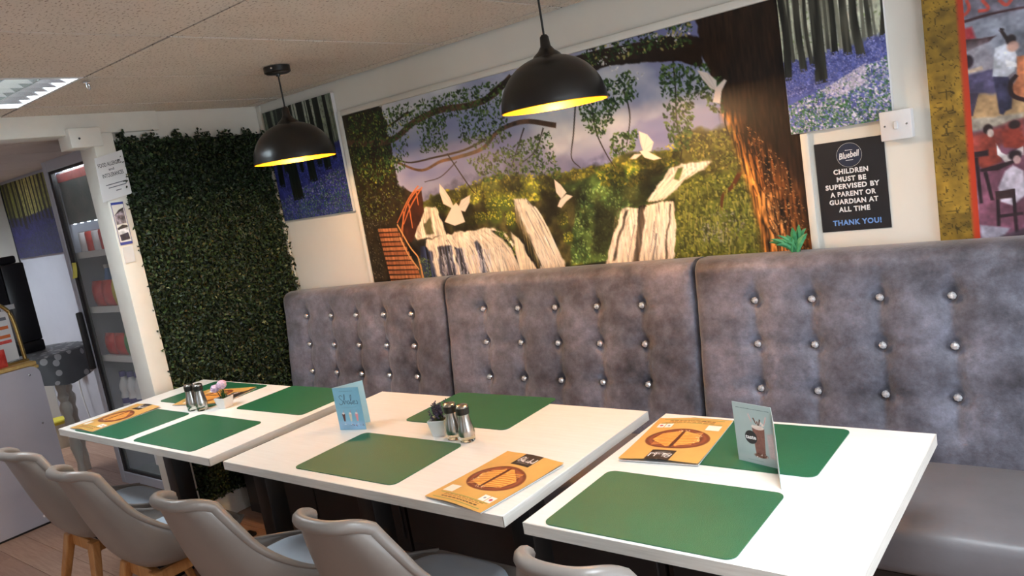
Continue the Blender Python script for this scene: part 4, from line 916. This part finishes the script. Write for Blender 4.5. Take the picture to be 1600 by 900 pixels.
def card_shake():
    W, H = 150, 211; p = Pic(W, H, None, (168, 182, 182)); n = fbm(H, W, 50)-.5; p.a *= (1+.06*n[..., None]); n3 = fbm(H, W, 6)-.5
    x = 14
    while x < 138: wd = rng.uniform(2, 5); p.line([(x, 17), (x+wd, 17)], 2, 2, (60, 70, 74), .9, 0, True); x += wd+2
    p.poly([(0, 182), (W, 176), (W, H), (0, H)], (186, 192, 192), .8, None, 14, 0, True)
    p.poly([(70, 78), (118, 78), (112, 172), (76, 172)], (128, 84, 74), 1, n3*.25, 2, 0, True); p.ell(94, 78, 25, 9, (226, 200, 190), 0, 1, .2, False)
    for k in range(14): p.ell(72+rng.random()*44, 58+rng.random()*20, 6, 5, (232, 214, 206), 0, .9, .4, False)
    for a in [[(60, 34), (70, 60)], [(128, 36), (118, 66)]]: p.line(a, 5, 4, (222, 210, 206), 1, 0, True); p.line(a, 1.6, 1.6, (190, 70, 70), .8, 0, True)
    for a in [[(78, 46), (88, 66)], [(104, 48), (98, 70)], [(92, 56), (94, 70)]]: p.line(a, 5, 4, (86, 52, 40), 1, 0, True)
    p.ell(94, 176, 30, 9, (108, 62, 48), 0, .9, .3, False); p.spray([(66, 168), (124, 168), (120, 184), (70, 184)], 20, 2, 4, [(84, 46, 34), (226, 210, 204)], .9, .7, True)
    p.poly([(124, 96), (150, 90), (150, 180), (128, 178)], (206, 170, 172), .7, n3*.2, 6, 0, True)
    p.ell(62, 116, 24, 24, (40, 38, 42), 0, 1, .04, False)
    p.line([(40, 196), (100, 196)], 1.2, 1.2, (130, 140, 142), .8, 0, True)
    return p
def standing_card(pic, A, B, D, label, tilt=0):
    """two A6 leaves hinged along one upright edge; A-B is the printed leaf, hinge at B, plain leaf B-D"""
    A, B, D = (np.array(q, float) for q in (A, B, D)); h = .148; w_ = .105
    def leaf(P, Q): d = (Q-P)/np.linalg.norm(Q-P); return d, math.atan2(d[1], d[0])
    t = empty('standing_card', (B[0], B[1], .7502)); tag(t, label, 'card', 'folded cards standing on the tables')
    d, a = leaf(A, B); c = (A+B)/2-B
    if pic is PB: a0 = a
    fr = box('front_leaf', (-w_/2, w_/2, 0, .0008, 0, h), MT['cardb' if pic is PB else 'cardg'], parent=t, loc=(c[0], c[1], 0)); fr.rotation_euler = (0, 0, a)
    pr = pic.mesh('print', w_-.001, h-.001, MT['printm'], fr, (0, -.0006, h/2))
    d2, a2 = leaf(B, D); c2 = d2*w_/2
    bk = box('back_leaf', (-w_/2, w_/2, 0, .0008, 0, h), MT['cardb' if pic is PB else 'cardg'], parent=t, loc=(c2[0], c2[1], 0)); bk.rotation_euler = (0, 0, a2)
    return t, fr
MT['cardb'] = mat('pale_blue_card', (160, 198, 210), .55, c2=(150, 190, 204)); MT['cardg'] = mat('pale_grey_card', (198, 210, 214), .55, c2=(188, 202, 206))
PB, PG = card_blue(), card_shake()
# milkshake card: printed leaf to the left, hinge on its right
tg, fg = standing_card(PG, (-.383, -.953), (-.281, -.98), (-.237, -1.083), 'grey milkshake card standing on the square table')
text(fg, 'award_lettering', 'taste', MT['whitei'], .029, .009, (-.0093, -.0012, .148-.0815), bold=.03)
# blue card: hinge on its left edge, plain leaf behind
tb = empty('standing_card', (-1.741, -1.06, .7502)); tag(tb, 'light blue shakes card standing on the middle table', 'card', 'folded cards standing on the tables')
a1 = math.atan2(.029, .102); fb = box('front_leaf', (0, .105, 0, .0008, 0, .148), MT['cardb'], parent=tb); fb.rotation_euler = (0, 0, a1)
PB.mesh('print', .104, .147, MT['printm'], fb, (.0525, -.0006, .074))
bb = box('back_leaf', (0, .105, 0, .0008, 0, .148), MT['cardb'], parent=tb); bb.rotation_euler = (0, 0, R(62))
# ------------------------------------------------------------------ shakers and little plants
def make_shaker():
    t = empty('condiment_shaker', (0, 0, .7502))
    lathe('glass_base', [(0, .0), (.022, .0), (.0235, .004), (.0238, .018), (0, .018)], MT['glass'], 28, t)
    lathe('steel_body', [(0, .0182), (.0245, .0182), (.0255, .024), (.0245, .036), (.0205, .056), (.0175, .074), (.0172, .084), (0, .084)], MT['steel'], 32, t)
    cp = lathe('black_collar', [(0, .0842), (.0188, .0842), (.0195, .087), (.0198, .104), (0, .104)], MT['black'], 28, t)
    lathe('steel_cap', [(.0192, .1042), (.019, .109), (.015, .1125), (0, .1135)], MT['steel'], 28, cp)
    return t
s0 = make_shaker()
for i, (x, y, lb) in enumerate([(-1.248, -1.018, 'steel shaker beside the lavender pot on the middle table'), (-1.192, -1.023, 'steel shaker nearest the camera on the middle table'), (-2.722, -1.045, 'steel shaker farther left on the hedge-side table'), (-2.668, -1.035, 'steel shaker beside the pompom plant on the hedge-side table')]):
    o = s0 if i == 0 else copytree(s0)
    o.location = (x, y, .7502); tag(o, lb, 'shaker', 'steel condiment shakers on the tables')
def pot(t, s, h):
    V = []
    for z, k in ((0, .72), (h, 1.0), (h, .90), (h-.008, .89)):
        for dx, dy in ((-1, -1), (1, -1), (1, 1), (-1, 1)): V.append((dx*s*k, dy*s*k, z))
    F = [(3, 2, 1, 0)]+[(r_*4+k, r_*4+(k+1) % 4, r_*4+4+(k+1) % 4, r_*4+4+k) for r_ in range(3) for k in range(4)]
    o = raw('pot', V, F, MT['potw'], t); bv = o.modifiers.new('b', 'BEVEL'); bv.width = .002; bv.segments = 2; bv.limit_method = 'ANGLE'
    raw('soil', [(dx*s*.88, dy*s*.88, h-.007) for dx, dy in ((-1, -1), (1, -1), (1, 1), (-1, 1))], [(0, 1, 2, 3)], MT['soil'], t)
def blades(name, t, n, base, L0, L1, spread, m, wd=.0016):
    V, F = [], []
    for k in range(n):
        a = random.uniform(0, 6.28); r0 = random.uniform(0, .016); L = random.uniform(L0, L1); lean = random.uniform(0, spread)
        d = Vector((math.cos(a), math.sin(a), 0)); s_ = Vector((-d.y, d.x, 0))*wd; b = d*r0+Vector((0, 0, base)); n0 = len(V)
        for q in range(4):
            f = q/3; p = b+d*(lean*L*f*f)+Vector((0, 0, L*f*(1-.25*lean*f))); w_ = s_*(1-f*.85); V += [p-w_, p+w_]
        F += [(n0+2*q, n0+2*q+1, n0+2*q+3, n0+2*q+2) for q in range(3)]
    return raw(name, V, F, m, t)
p1 = empty('potted_pompom_plant', (-2.575, -.985, .7502), R(12)); tag(p1, 'small white pot with lilac pompom flowers and grass', 'potted plant')
pot(p1, .028, .045); g = blades('grass', p1, 46, .036, .03, .055, .8, MT['grass']); g['kind'] = 'stuff'
for x, y, z, r_ in [(-.030, -.008, .083, .017), (-.006, .012, .094, .018), (.010, -.006, .098, .019)]:
    tube('stem', [(x*.2, y*.2, .036), (x, y, z)], .0012, MT['grass'], 6, p1)
    bm = bmesh.new(); bmesh.ops.create_icosphere(bm, subdivisions=3, radius=r_)
    for v in bm.verts: v.co *= 1+random.uniform(-.13, .10)
    frombm('pompom', bm, MT['pompom'], p1, False, (x, y, z))
p2 = empty('potted_lavender', (-1.322, -1.000, .7502), R(20)); tag(p2, 'small white pot of dark purple lavender on the middle table', 'potted plant')
pot(p2, .029, .052); g = blades('foliage', p2, 30, .042, .02, .045, 1.5, MT['grass'], .0022); g['kind'] = 'stuff'
for k in range(17):
    a = random.uniform(0, 6.28); rr_ = random.uniform(.004, .03); x, y = rr_*math.cos(a), rr_*math.sin(a); z = random.uniform(.082, .104)
    st = tube('stem', [(x*.3, y*.3, .044), (x*.8, y*.8, z-.02)], .0009, MT['grass'], 5, p2)
    bm = bmesh.new()
    for q in range(9):
        f = q/8; aa = q*2.4; bmesh.ops.create_icosphere(bm, subdivisions=1, radius=.0042*(1-.5*f), matrix=Matrix.Translation((x*(.8+.25*f)+.0028*math.cos(aa), y*(.8+.25*f)+.0028*math.sin(aa), z-.028+.030*f)))
    frombm('flower_spike', bm, MT['lav'], p2, True)
# leafy plant peeping over the bench back
p3 = empty('leafy_plant', (-.495, -.075, 1.097)); tag(p3, 'green leafy plant peeping over the banquette below the tree trunk', 'plant')
def leafblade(t, base, tip, wd, sag):
    b, e = Vector(base), Vector(tip); d = e-b; s_ = d.cross(Vector((.2, 1, .1))).normalized(); V, F = [], []; n = 7
    for q in range(n):
        f = q/(n-1); w_ = wd*math.sin(math.pi*min(f*.93+.06, 1))**.8; c = b+d*f+Vector((0, 0, sag*math.sin(math.pi*f)))
        V += [c-s_*w_, c+Vector((0, -.004*math.sin(math.pi*f), 0)), c+s_*w_]
    for q in range(n-1): F += [(3*q, 3*q+1, 3*q+4, 3*q+3), (3*q+1, 3*q+2, 3*q+5, 3*q+4)]
    return raw('leaf', V, F, MT['leaf'], t, True)
for k, (tx, tz) in enumerate([(-.085, .038), (-.075, .05), (-.05, .062), (-.03, .052), (-.012, .07), (.004, .085), (.02, .078), (.032, .06), (.04, .045), (.028, .03), (-.02, .034), (.0, .05), (-.055, .03), (.038, .075), (-.04, .045), (-.065, .042), (.012, .06), (.024, .092), (.045, .06), (-.02, .06), (.01, .036), (.034, .05)]):
    leafblade(p3, (random.uniform(-.012, .012), random.uniform(-.01, .01), .0), (tx, random.uniform(-.02, .02), tz), random.uniform(.006, .0095), .012)
# ------------------------------------------------------------------ notices on the corner post
def notice(name, pts, m, label, cat, dx=.0015):
    P = np.array([onX(u, v, XL+.0515) for u, v in pts]); c = P.mean(0); V = [(0, q[1]-c[1], q[2]-c[2]) for q in P]+[(dx, q[1]-c[1], q[2]-c[2]) for q in P]
    o = raw(name, V, [(3, 2, 1, 0), (4, 5, 6, 7), (0, 1, 5, 4), (1, 2, 6, 5), (2, 3, 7, 6), (3, 0, 4, 7)], m, None, False, tuple(c)); tag(o, label, cat); return o, c
RX = Matrix.Rotation(R(90), 4, 'Z')     # lettering turned to face +X
al, c = notice('allergy_notice', [(147, 248), (190, 234), (206, 302), (161, 317)], MT['paper'], 'white food allergies notice taped to the post', 'notice')
tl = Matrix.Rotation(R(9), 4, 'X')
for s_, wd, hh, dz in [('FOOD ALLERGIES', .108, .018, .058), ('and', .026, .011, .034), ('INTOLERANCES', .100, .018, .010)]:
    text(al, 'lettering', s_, MT['ink'], wd, hh, (.0022, .004-dz*.12, dz), mtx=tl @ RX, bold=.01)
for dz, wd in ((-.032, .1), (-.046, .085), (-.064, .026)): box('small_print', (.0019, .0022, -wd/2, wd/2, -.002, .002), MT['greyp'], parent=al, loc=(0, .004-dz*.12, dz), mtx=tl)
fn, c = notice('blue_bordered_flyer', [(172, 320), (192, 314), (208, 378), (187, 384)], MT['paper'], 'small flyer with blue border and old photos on the post', 'flyer')
def fly():
    W, H = 34, 100; p = Pic(W, H, None, (224, 222, 214)); n = fbm(H, W, 7)-.5
    p.a[:6] = (44, 62, 150); p.a[-7:] = (44, 62, 150); p.a[:, :2] = (60, 70, 130); p.a[:, -2:] = (60, 70, 130)
    p.poly([(4, 30), (16, 20), (30, 16), (30, 50), (4, 52)], (126, 122, 134), 1, n*1.4, 1.5, 0, True); p.poly([(3, 30), (18, 18), (31, 14), (30, 18), (16, 24)], (40, 36, 40), 1, None, 1, 0, True)
    p.poly([(4, 58), (18, 53), (30, 56), (30, 90), (4, 90)], (200, 200, 204), 1, n*.8, 1, 0, True); p.poly([(3, 60), (18, 53), (31, 56), (31, 60), (4, 64)], (34, 32, 38), 1, None, 1, 0, True); p.poly([(5, 76), (28, 72), (30, 88), (6, 90)], (36, 38, 60), 1, n, 1, 0, True)
    return p
pf = fly().mesh('print', .058, .198, MT['printm'], fn, (.0022, 0, 0)); pf.rotation_euler = (R(8), 0, R(90)); pf.rotation_euler = (RX.to_3x3() @ Matrix.Rotation(0, 3, 'X')).to_euler()
notice('small_paper_slip', [(191, 387), (207, 383), (212, 408), (196, 412)], MT['paper'], 'small faint paper slip below the blue-bordered flyer', 'paper slip')
# ------------------------------------------------------------------ drinks fridge
fx0, fx1, fy0, fy1, fz = -4.41, -3.77, -.73, -.215, 1.985
fr = empty('drinks_fridge', ((fx0+fx1)/2, fy0, 0)); tag(fr, 'tall silver glass-door drinks fridge behind the corner post', 'fridge')
hw = (fx1-fx0)/2; dp = fy1-fy0
for nm, b in [('side_panel', (-hw, -hw+.03, .045, dp, .06, fz)), ('side_panel', (hw-.03, hw, .045, dp, .06, fz)), ('back_panel', (-hw+.03, hw-.03, dp-.03, dp, .06, fz)), ('top_panel', (-hw+.03, hw-.03, .045, dp-.03, fz-.04, fz)), ('floor_panel', (-hw+.03, hw-.03, .045, dp-.03, .06, .12))]:
    box(nm, b, MT['fridge'] if nm in ('side_panel', 'top_panel') else MT['fridgein'], parent=fr)
for sx in (-1, 1):
    for y_ in (.08, dp-.06): lathe('foot', [(0, 0), (.02, 0), (.02, .06), (0, .06)], MT['black'], 12, fr, (sx*(hw-.05), y_, 0))
dr = empty('door', (0, 0, 0)); dr.parent = fr
bm = bmesh.new(); t_ = .052
for b in [(-hw, -hw+t_, 0, .042, .065, fz), (hw-t_, hw, 0, .042, .065, fz), (-hw+t_, hw-t_, 0, .042, fz-.06, fz), (-hw+t_, hw-t_, 0, .042, .065, .14)]: addbox(bm, b, .003, 1)
frombm('door_frame', bm, MT['fridge'], dr)
bm = bmesh.new()
for b in [(-hw+t_, -hw+t_+.028, .006, .03, .14, fz-.06), (hw-t_-.012, hw-t_, .006, .03, .14, fz-.06), (-hw+t_+.028, hw-t_-.012, .006, .03, fz-.072, fz-.06), (-hw+t_+.028, hw-t_-.012, .006, .03, .14, .152)]: addbox(bm, b)
frombm('gasket', bm, MT['gasket'], dr)
box('glass_pane', (-hw+t_+.02, hw-t_-.008, .016, .02, .148, fz-.066), MT['pane'], parent=dr)
box('handle', (-hw+.028, -hw+.058, -.034, -.002, .78, 1.12), MT['gasket'], .008, 2, parent=dr)
nt_ = empty('sticky_note', (-4.40+.09, fy0-.001, 1.36)); tag(nt_, 'curling yellow sticky note on the fridge door edge', 'note')
V = []; 
for k in range(6):
    f = k/5; V += [(-.02-.012*f*f, -.001-.012*f*f, .045-.09*f), (.035-.02*f*f, -.001-.004*f*f, .045-.085*f)]
raw('note_sheet', V, [(2*k, 2*k+1, 2*k+3, 2*k+2) for k in range(5)], MT['note'], nt_, True)
lbp = box('label_sheet', (-.035, .035, -.0022, -.0006, -.055, .055), MT['paper'], parent=dr, loc=(hw-.10, .0, .29))
SH = [.50, .84, 1.13, 1.45]
for z_ in SH:
    s_ = box('shelf', (-hw+.034, hw-.034, .052, dp-.04, z_-.008, z_), MT['whitep'], parent=fr); box('price_strip', (-hw+.04, hw-.04,   .0465, .0515, z_-.03, z_+.006), MT['paper'], parent=s_)
l = bpy.data.lights.new('fridge_light', 'AREA'); l.shape = 'RECTANGLE'; l.size = .5; l.size_y = .05; l.energy = 2.2; l.color = (.88, .95, 1)
o = bpy.data.objects.new('fridge_light', l); col.objects.link(o); o.parent = fr; o.location = (0, .07, fz-.075); o.rotation_euler = (R(-25), 0, 0)
lp = box('lamp_strip', (-hw+.06, hw-.06, .06, .085, fz-.062, fz-.05), MT['tube'], parent=fr)
FX, FY = (fx0+fx1)/2, fy0
hd = box('header_board', (-hw+.034, hw-.034, .056, .066, 1.62, fz-.07), mat('fridge_header_board', (96, 108, 106), .5, c2=(130, 128, 124), scale=9), parent=fr)
box('red_header', (-hw+.034, hw-.034, .05, .0555, 1.86, fz-.08), MT['red'], parent=hd)
for k in range(5): lathe('led', [(0, -.004), (.008, -.003), (.009, 0), (0, 0)], MT['tube'], 10, hd, (-.22+.09*k, .06, 1.619))
for k in range(5):
    bo = empty('bottle', (FX-.22+.095*k, FY+.17, SH[2]+.0005)); tag(bo, ['blue drink bottle behind the packets, first from the fridge handle', 'green drink bottle behind the packets, second from the fridge handle', 'orange drink bottle behind the packets, middle of its row', 'blue drink bottle behind the packets, fourth from the fridge handle', 'green drink bottle behind the packets, last of its row'][k], 'bottle', 'drink bottles behind the packets')
    lathe('body', [(0, 0), (.03, 0), (.031, .006), (.031, .13), (.014, .19), (.013, .21), (0, .21)], [MT['bluei'], MT['green2'], MT['orange'], MT['bluei'], MT['green2']][k], 16, bo); lathe('cap', [(.015, .2105), (.015, .232), (0, .232)], [MT['whitep'], MT['red'], MT['whitep']][k % 3], 14, bo)
def bottle(x, y, z, label, body, cap, h=.17, r_=.03, grp=None):
    t = empty('bottle', (x, y, z)); tag(t, label, 'bottle', grp)
    b = lathe('body', [(0, 0), (r_*.95, 0), (r_, .006), (r_, h*.38), (r_*.82, h*.45), (r_, h*.55), (r_*.95, h*.66), (r_*.45, h*.82), (r_*.42, h*.88), (0, h*.88)], body, 18, t)
    lathe('cap', [(0, h), (r_*.5, h), (r_*.55, h*.97), (r_*.55, h*.865), (0, h*.865)], cap, 16, t); return t
def badge(t, r_, z_):
    o = lathe('label', [(r_+.0006, z_-.016), (r_+.0006, z_+.016)], MT['purple'], 18, t)
for k in range(3):
    b = bottle(FX-.19+.085*k, FY+.10+.004*k, SH[0]+.0005, ['white bottle with purple cap in the fridge, nearest the handle', 'white bottle with purple cap in the fridge, middle of three', 'white bottle with purple cap in the fridge, next to the orange bottle'][k], MT['whitep'], MT['purple'], .235, .036, 'purple-capped bottles in the fridge'); badge(b, .036, .062)
bottle(FX+.075, FY+.105, SH[0]+.0005, 'orange juice bottle on the lowest fridge shelf', MT['orange'], MT['purple'], .26, .04)
for k in range(4): b = bottle(FX-.2+.12*k, FY+.20, SH[0]+.0005, ['white bottle in the fridge back row, nearest the handle', 'second white bottle in the fridge back row', 'third white bottle in the fridge back row', 'white bottle in the fridge back row, behind the orange bottle'][k], MT['whitep'], MT['purple'], .2, .033, 'back-row bottles in the fridge')
def packet(x, y, z, w_, d_, h, m, label, grp, a=0):
    n = 8; V, F = [], []
    for j in range(n+1):
        f = j/n; th = d_/2*math.sin(math.pi*f)**.5+.001
        for i in range(7):
            g_ = i/6; q = math.sin(math.pi*g_)**.5 if 0 < i < 6 else .1
            V.append((-w_/2+w_*g_, -th*q, h*f))
        for i in range(7):
            g_ = i/6; q = math.sin(math.pi*g_)**.5 if 0 < i < 6 else .1
            V.append((-w_/2+w_*g_, th*q, h*f))
    for j in range(n):
        for s_ in (0, 7):
            for i in range(6): F.append((j*14+s_+i, j*14+s_+i+1, (j+1)*14+s_+i+1, (j+1)*14+s_+i))
        F += [(j*14, j*14+7, (j+1)*14+7, (j+1)*14), (j*14+6, j*14+13, (j+1)*14+13, (j+1)*14+6)]
    o = raw('snack_packet', V, F, m, None, True, (x, y, z)); o.rotation_euler = (0, 0, a); tag(o, label, 'packet', grp); return o
for k in range(4):
    packet(FX-.2+.122*k, FY+.088, SH[1]+.0005, .115, .06, .13, [MT['red'], MT['red'], MT['green2'], MT['green2']][k], ['red packet on the fridge shelf above the bottles, nearest the handle', 'second red packet on the fridge shelf above the bottles', 'green packet on the fridge shelf above the bottles', 'green packet at the right end of the shelf above the bottles'][k], 'snack packets in the fridge')
    packet(FX-.2+.125*k, FY+.088, SH[2]+.0005, .12, .06, .15, [MT['red'], MT['red'], MT['yellow'], MT['yellow']][k], ['red packet level with the fridge handle top, nearest the handle', 'second red packet level with the fridge handle top', 'yellow packet level with the fridge handle top', 'yellow packet at the right end of the handle-level shelf'][k], 'snack packets in the fridge')
for k in range(5):
    cn = empty('drink_can', (FX-.22+.085*k, FY+.092, SH[3]+.0005)); tag(cn, ['white drink can on the top fridge shelf, first from the left', 'red drink can on the top fridge shelf, second from the left', 'white drink can on the top fridge shelf, middle one', 'red drink can on the top fridge shelf, fourth from the left', 'green drink can on the top fridge shelf, rightmost'][k], 'can', 'drink cans on the top fridge shelf')
    lathe('body', [(0, 0), (.025, 0), (.031, .008), (.031, .105), (.026, .115), (0, .115)], [MT['whitep'], MT['red'], MT['whitep'], MT['red'], MT['green2']][k], 18, cn); lathe('lid', [(0, .1155), (.026, .1155), (.027, .118), (.0255, .118), (.0250, .1165), (0, .1165)], MT['chrome'], 18, cn)
# ------------------------------------------------------------------ counter with display stand
ct = empty('counter', (-4.42, -1.8, 0)); tag(ct, 'lilac grey serving counter at the left edge', 'counter')
V = []; y0_, y1_, zt, rr_ = -.9, .80, .885, .05
out = [(y0_, .012), (y1_, .012)]+[(y1_-rr_+rr_*math.cos(R(a)), zt-rr_+rr_*math.sin(R(a))) for a in range(0, 91, 15)]+[(y0_, zt)]
n = len(out); V = [(0, y, z) for y, z in out]+[(-.018, y, z) for y, z in out]
raw('front_panel', V, [tuple(range(n)), tuple(range(n, 2*n))[::-1]]+[(k, (k+1) % n, n+(k+1) % n, n+k) for k in range(n)], MT['counter'], ct)
box('carcass', (-.20, -.019, -.9, .78, .0, .865), MT['base'], parent=ct); box('worktop', (-.225, -.012, -.9, .805, .866, .884), MT['ply'], .003, 1, ct); box('plinth', (-.018, -.004, -.9, .79, 0, .011), MT['black'], parent=ct)
bd = box('serving_board', (-.215, -.02, .30, .80, 0, .022), MT['ply'], .004, 1, None, (-4.42, -1.8, .8845)); tag(bd, 'pale wooden serving board on the counter end', 'board')
for y_, z_ in ((.745, .84), (.745, .56), (.745, .2)): lathe('screw', [(0, .003), (.005, .002), (.006, 0)], MT['chrome'], 10, ct, (.0002, y_, z_)).rotation_euler = (0, R(90), 0)
ds = empty('display_stand', (-4.56, -1.12, .9068)); tag(ds, 'brass arched countertop display stand with printed card', 'display stand')
arch = [(0, .11, .0), (0, .10, .24), (0, .07, .32), (0, 0, .36), (0, -.12, .37), (0, -.22, .33), (0, -.25, .24), (0, -.26, 0)]
tube('arch', smoothpts(arch, 6), .011, MT['brass'], 12, ds); box('base_bar', (-.03, .03, -.27, .12, -.0003, .012), MT['brass'], .003, 1, ds)
pn = box('printed_panel', (-.012, -.006, -.24, .085, .02, .30), MT['paper'], parent=ds)
for dz, m in ((.25, 'greyp'), (.20, 'orange'), (.12, 'red'), (.15, 'orange')): box('print_stripe', (-.0055, -.005, -.2, .07, dz, dz+.018), MT[m], parent=pn)
for k in range(3): packet(-4.50, -1.18-.13*k, .9069, .12, .05, .10+.02*k, MT['red'], ['red snack packet on the board, nearest the brass arch end', 'red snack packet on the board, second from the arch end', 'red snack packet on the board, third from the arch end'][k], 'red snack packets on the counter', R(90))
# ------------------------------------------------------------------ cloth-covered table, coffee machine
rt_ = empty('round_table', (-5.12, -.85, .055)); tag(rt_, 'round table with turned white legs behind the counter', 'table')
lathe('tabletop', [(0, .79), (.35, .79), (.355, .80), (.35, .81), (0, .81)], MT['white'], 40, rt_)
for a in (20, 110, 200, 290):
    lathe('leg', [(0, -.055), (.018, -.055), (.024, .05), (.018, .10), (.034, .2), (.02, .32), (.028, .36), (.022, .40), (.036, .44), (.036, .47), (.022, .50), (.034, .53), (.022, .56), (.03, .60), (.03, .789), (0, .789)], MT['trim'], 16, rt_, (.26*math.cos(R(a)), .26*math.sin(R(a)), 0))
V, F = [], []; N = 72
for r_, z_, wv in [(0, .8145, 0), (.25, .8145, 0), (.36, .8145, 0), (.369, .808, .001), (.375, .76, .006), (.38, .70, .012), (.385, .64, .018)]:
    for k in range(N): a = 2*math.pi*k/N; q = r_+wv*math.sin(a*9); V.append((q*math.cos(a), q*math.sin(a), z_-(.025*math.sin(a*4) if z_ < .66 else 0)))
for j in range(6):
    for k in range(N): F.append((j*N+k, j*N+(k+1) % N, (j+1)*N+(k+1) % N, (j+1)*N+k))
tc_ = raw('tablecloth', V, F, MT['cloth'], None, True, (-5.12, -.85, .055)); tag(tc_, 'grey oilcloth with white dots draped over the round table', 'tablecloth')
cm = empty('coffee_machine', (-5.295, -.815, .8705)); tag(cm, 'black bean-to-cup coffee machine on the dotted cloth', 'coffee machine')
box('base_tray', (-.125, .125, -.135, .135, 0, .07), MT['plasticb'], .008, 2, cm); box('body', (-.125, .12, .0, .135, .07, .58), MT['plasticb'], .01, 2, cm); box('head', (-.125, .12, -.125, -.001, .33, .58), MT['plasticb'], .012, 2, cm)
box('bean_hopper', (-.09, .09, -.08, .11, .581, .63), MT['plasticb'], .012, 2, cm)
box('side_trim', (.1205, .126, -.115, -.085, .09, .56), MT['greyp'], .002, 1, cm)
lathe('spout', [(0, .25), (.012, .25), (.02, .29), (.024, .329), (0, .329)], MT['chrome'], 16, cm, (.03, -.07, 0)); box('drip_grille', (-.1, .1, -.12, -.02, .071, .076), MT['chrome'], parent=cm)
box('display', (-.08, .08, -.129, -.1255, .42, .52), MT['greyp'], parent=cm); box('bean_gauge', (.1205, .1225, -.06, .02, .30, .33), MT['whitep'], parent=cm)
# wall socket with charger, lead, tub, wall return, hanging cable
c = onY(133, 572, YK)
so = empty('wall_socket', (c[0], YK, c[2])); tag(so, 'white wall socket with plug-in charger beside the fridge', 'socket')
box('plate', (-.075, .075, -.012, -.0005, -.045, .045), MT['whitep'], .004, 2, so); pg_ = box('charger', (-.12, -.02, -.06, -.0125, -.05, .04), MT['whitep'], .008, 2, so); box('charger_mark', (-.095, -.045, -.0612, -.0602, -.02, .02), MT['navy'], parent=pg_)
tube('lead', smoothpts([(-.07, -.04, -.05), (-.06, -.05, -.2), (-.02, -.05, -.4), (.03, -.04, -.6)], 5), .006, MT['whitep'], 8, so)
c = onY(90, 656, -.42)
tu = empty('plastic_tub', (c[0]-.03, -.42, 0)); tag(tu, 'cream plastic tub with yellow lid on the floor behind the counter', 'tub')
lathe('body', [(0, 0), (.075, 0), (.088, c[2]-.02), (0, c[2]-.02)], MT['tub'], 28, tu); lathe('lid', [(.092, c[2]-.03), (.094, c[2]-.008), (.088, c[2]), (0, c[2])], MT['yellow'], 28, tu)
struct(box('wall_kitchen_return', (-7.39, -6.62, -.55, YK-.001, 0, ZC-.003), MT['wall'], 0))
tube_c = tube('hanging_cable', smoothpts([(-6.60, YK-.012, 2.06), (-6.605, YK-.012, 1.9), (-6.59, YK-.012, 1.7), (-6.585, YK-.014, 1.5), (-6.59, YK-.012, 1.35)], 5), .006, MT['black'], 8); tag(tube_c, 'thin black cable hanging beside the dim canvas', 'cable')
# ------------------------------------------------------------------ more recessed fittings out of frame, same make as the visible one
def troffer_light(t, e):
    l = bpy.data.lights.new('troffer_light', 'AREA'); l.shape = 'SQUARE'; l.size = .54; l.energy = e; l.color = (.86, .94, 1)
    o = bpy.data.objects.new('troffer_light', l); col.objects.link(o); o.parent = t; o.location = (0, 0, .0455)
troffer_light(tf, 22)
for x_, y_, e_, lb in [(.22, -1.573, 36, 'recessed louvred ceiling light above the square table'), (-2.78, -3.323, 4, 'recessed louvred ceiling light by the left street window'), (.22, -3.323, 4, 'recessed louvred ceiling light by the right street window'), (-6.2, -1.3, 38, 'added louvred ceiling light out of frame, brightening the kitchen')]:  # the kitchen fitting is an added, unseen light that brightens that corner
    o = empty('recessed_light_fitting', (x_, y_, ZC)); tag(o, lb, 'ceiling light', 'recessed ceiling lights'); 
    for ch in list(tf.children):
        if ch.type == 'MESH': copytree(ch, o)
    troffer_light(o, e_)
tf['group'] = 'recessed ceiling lights'
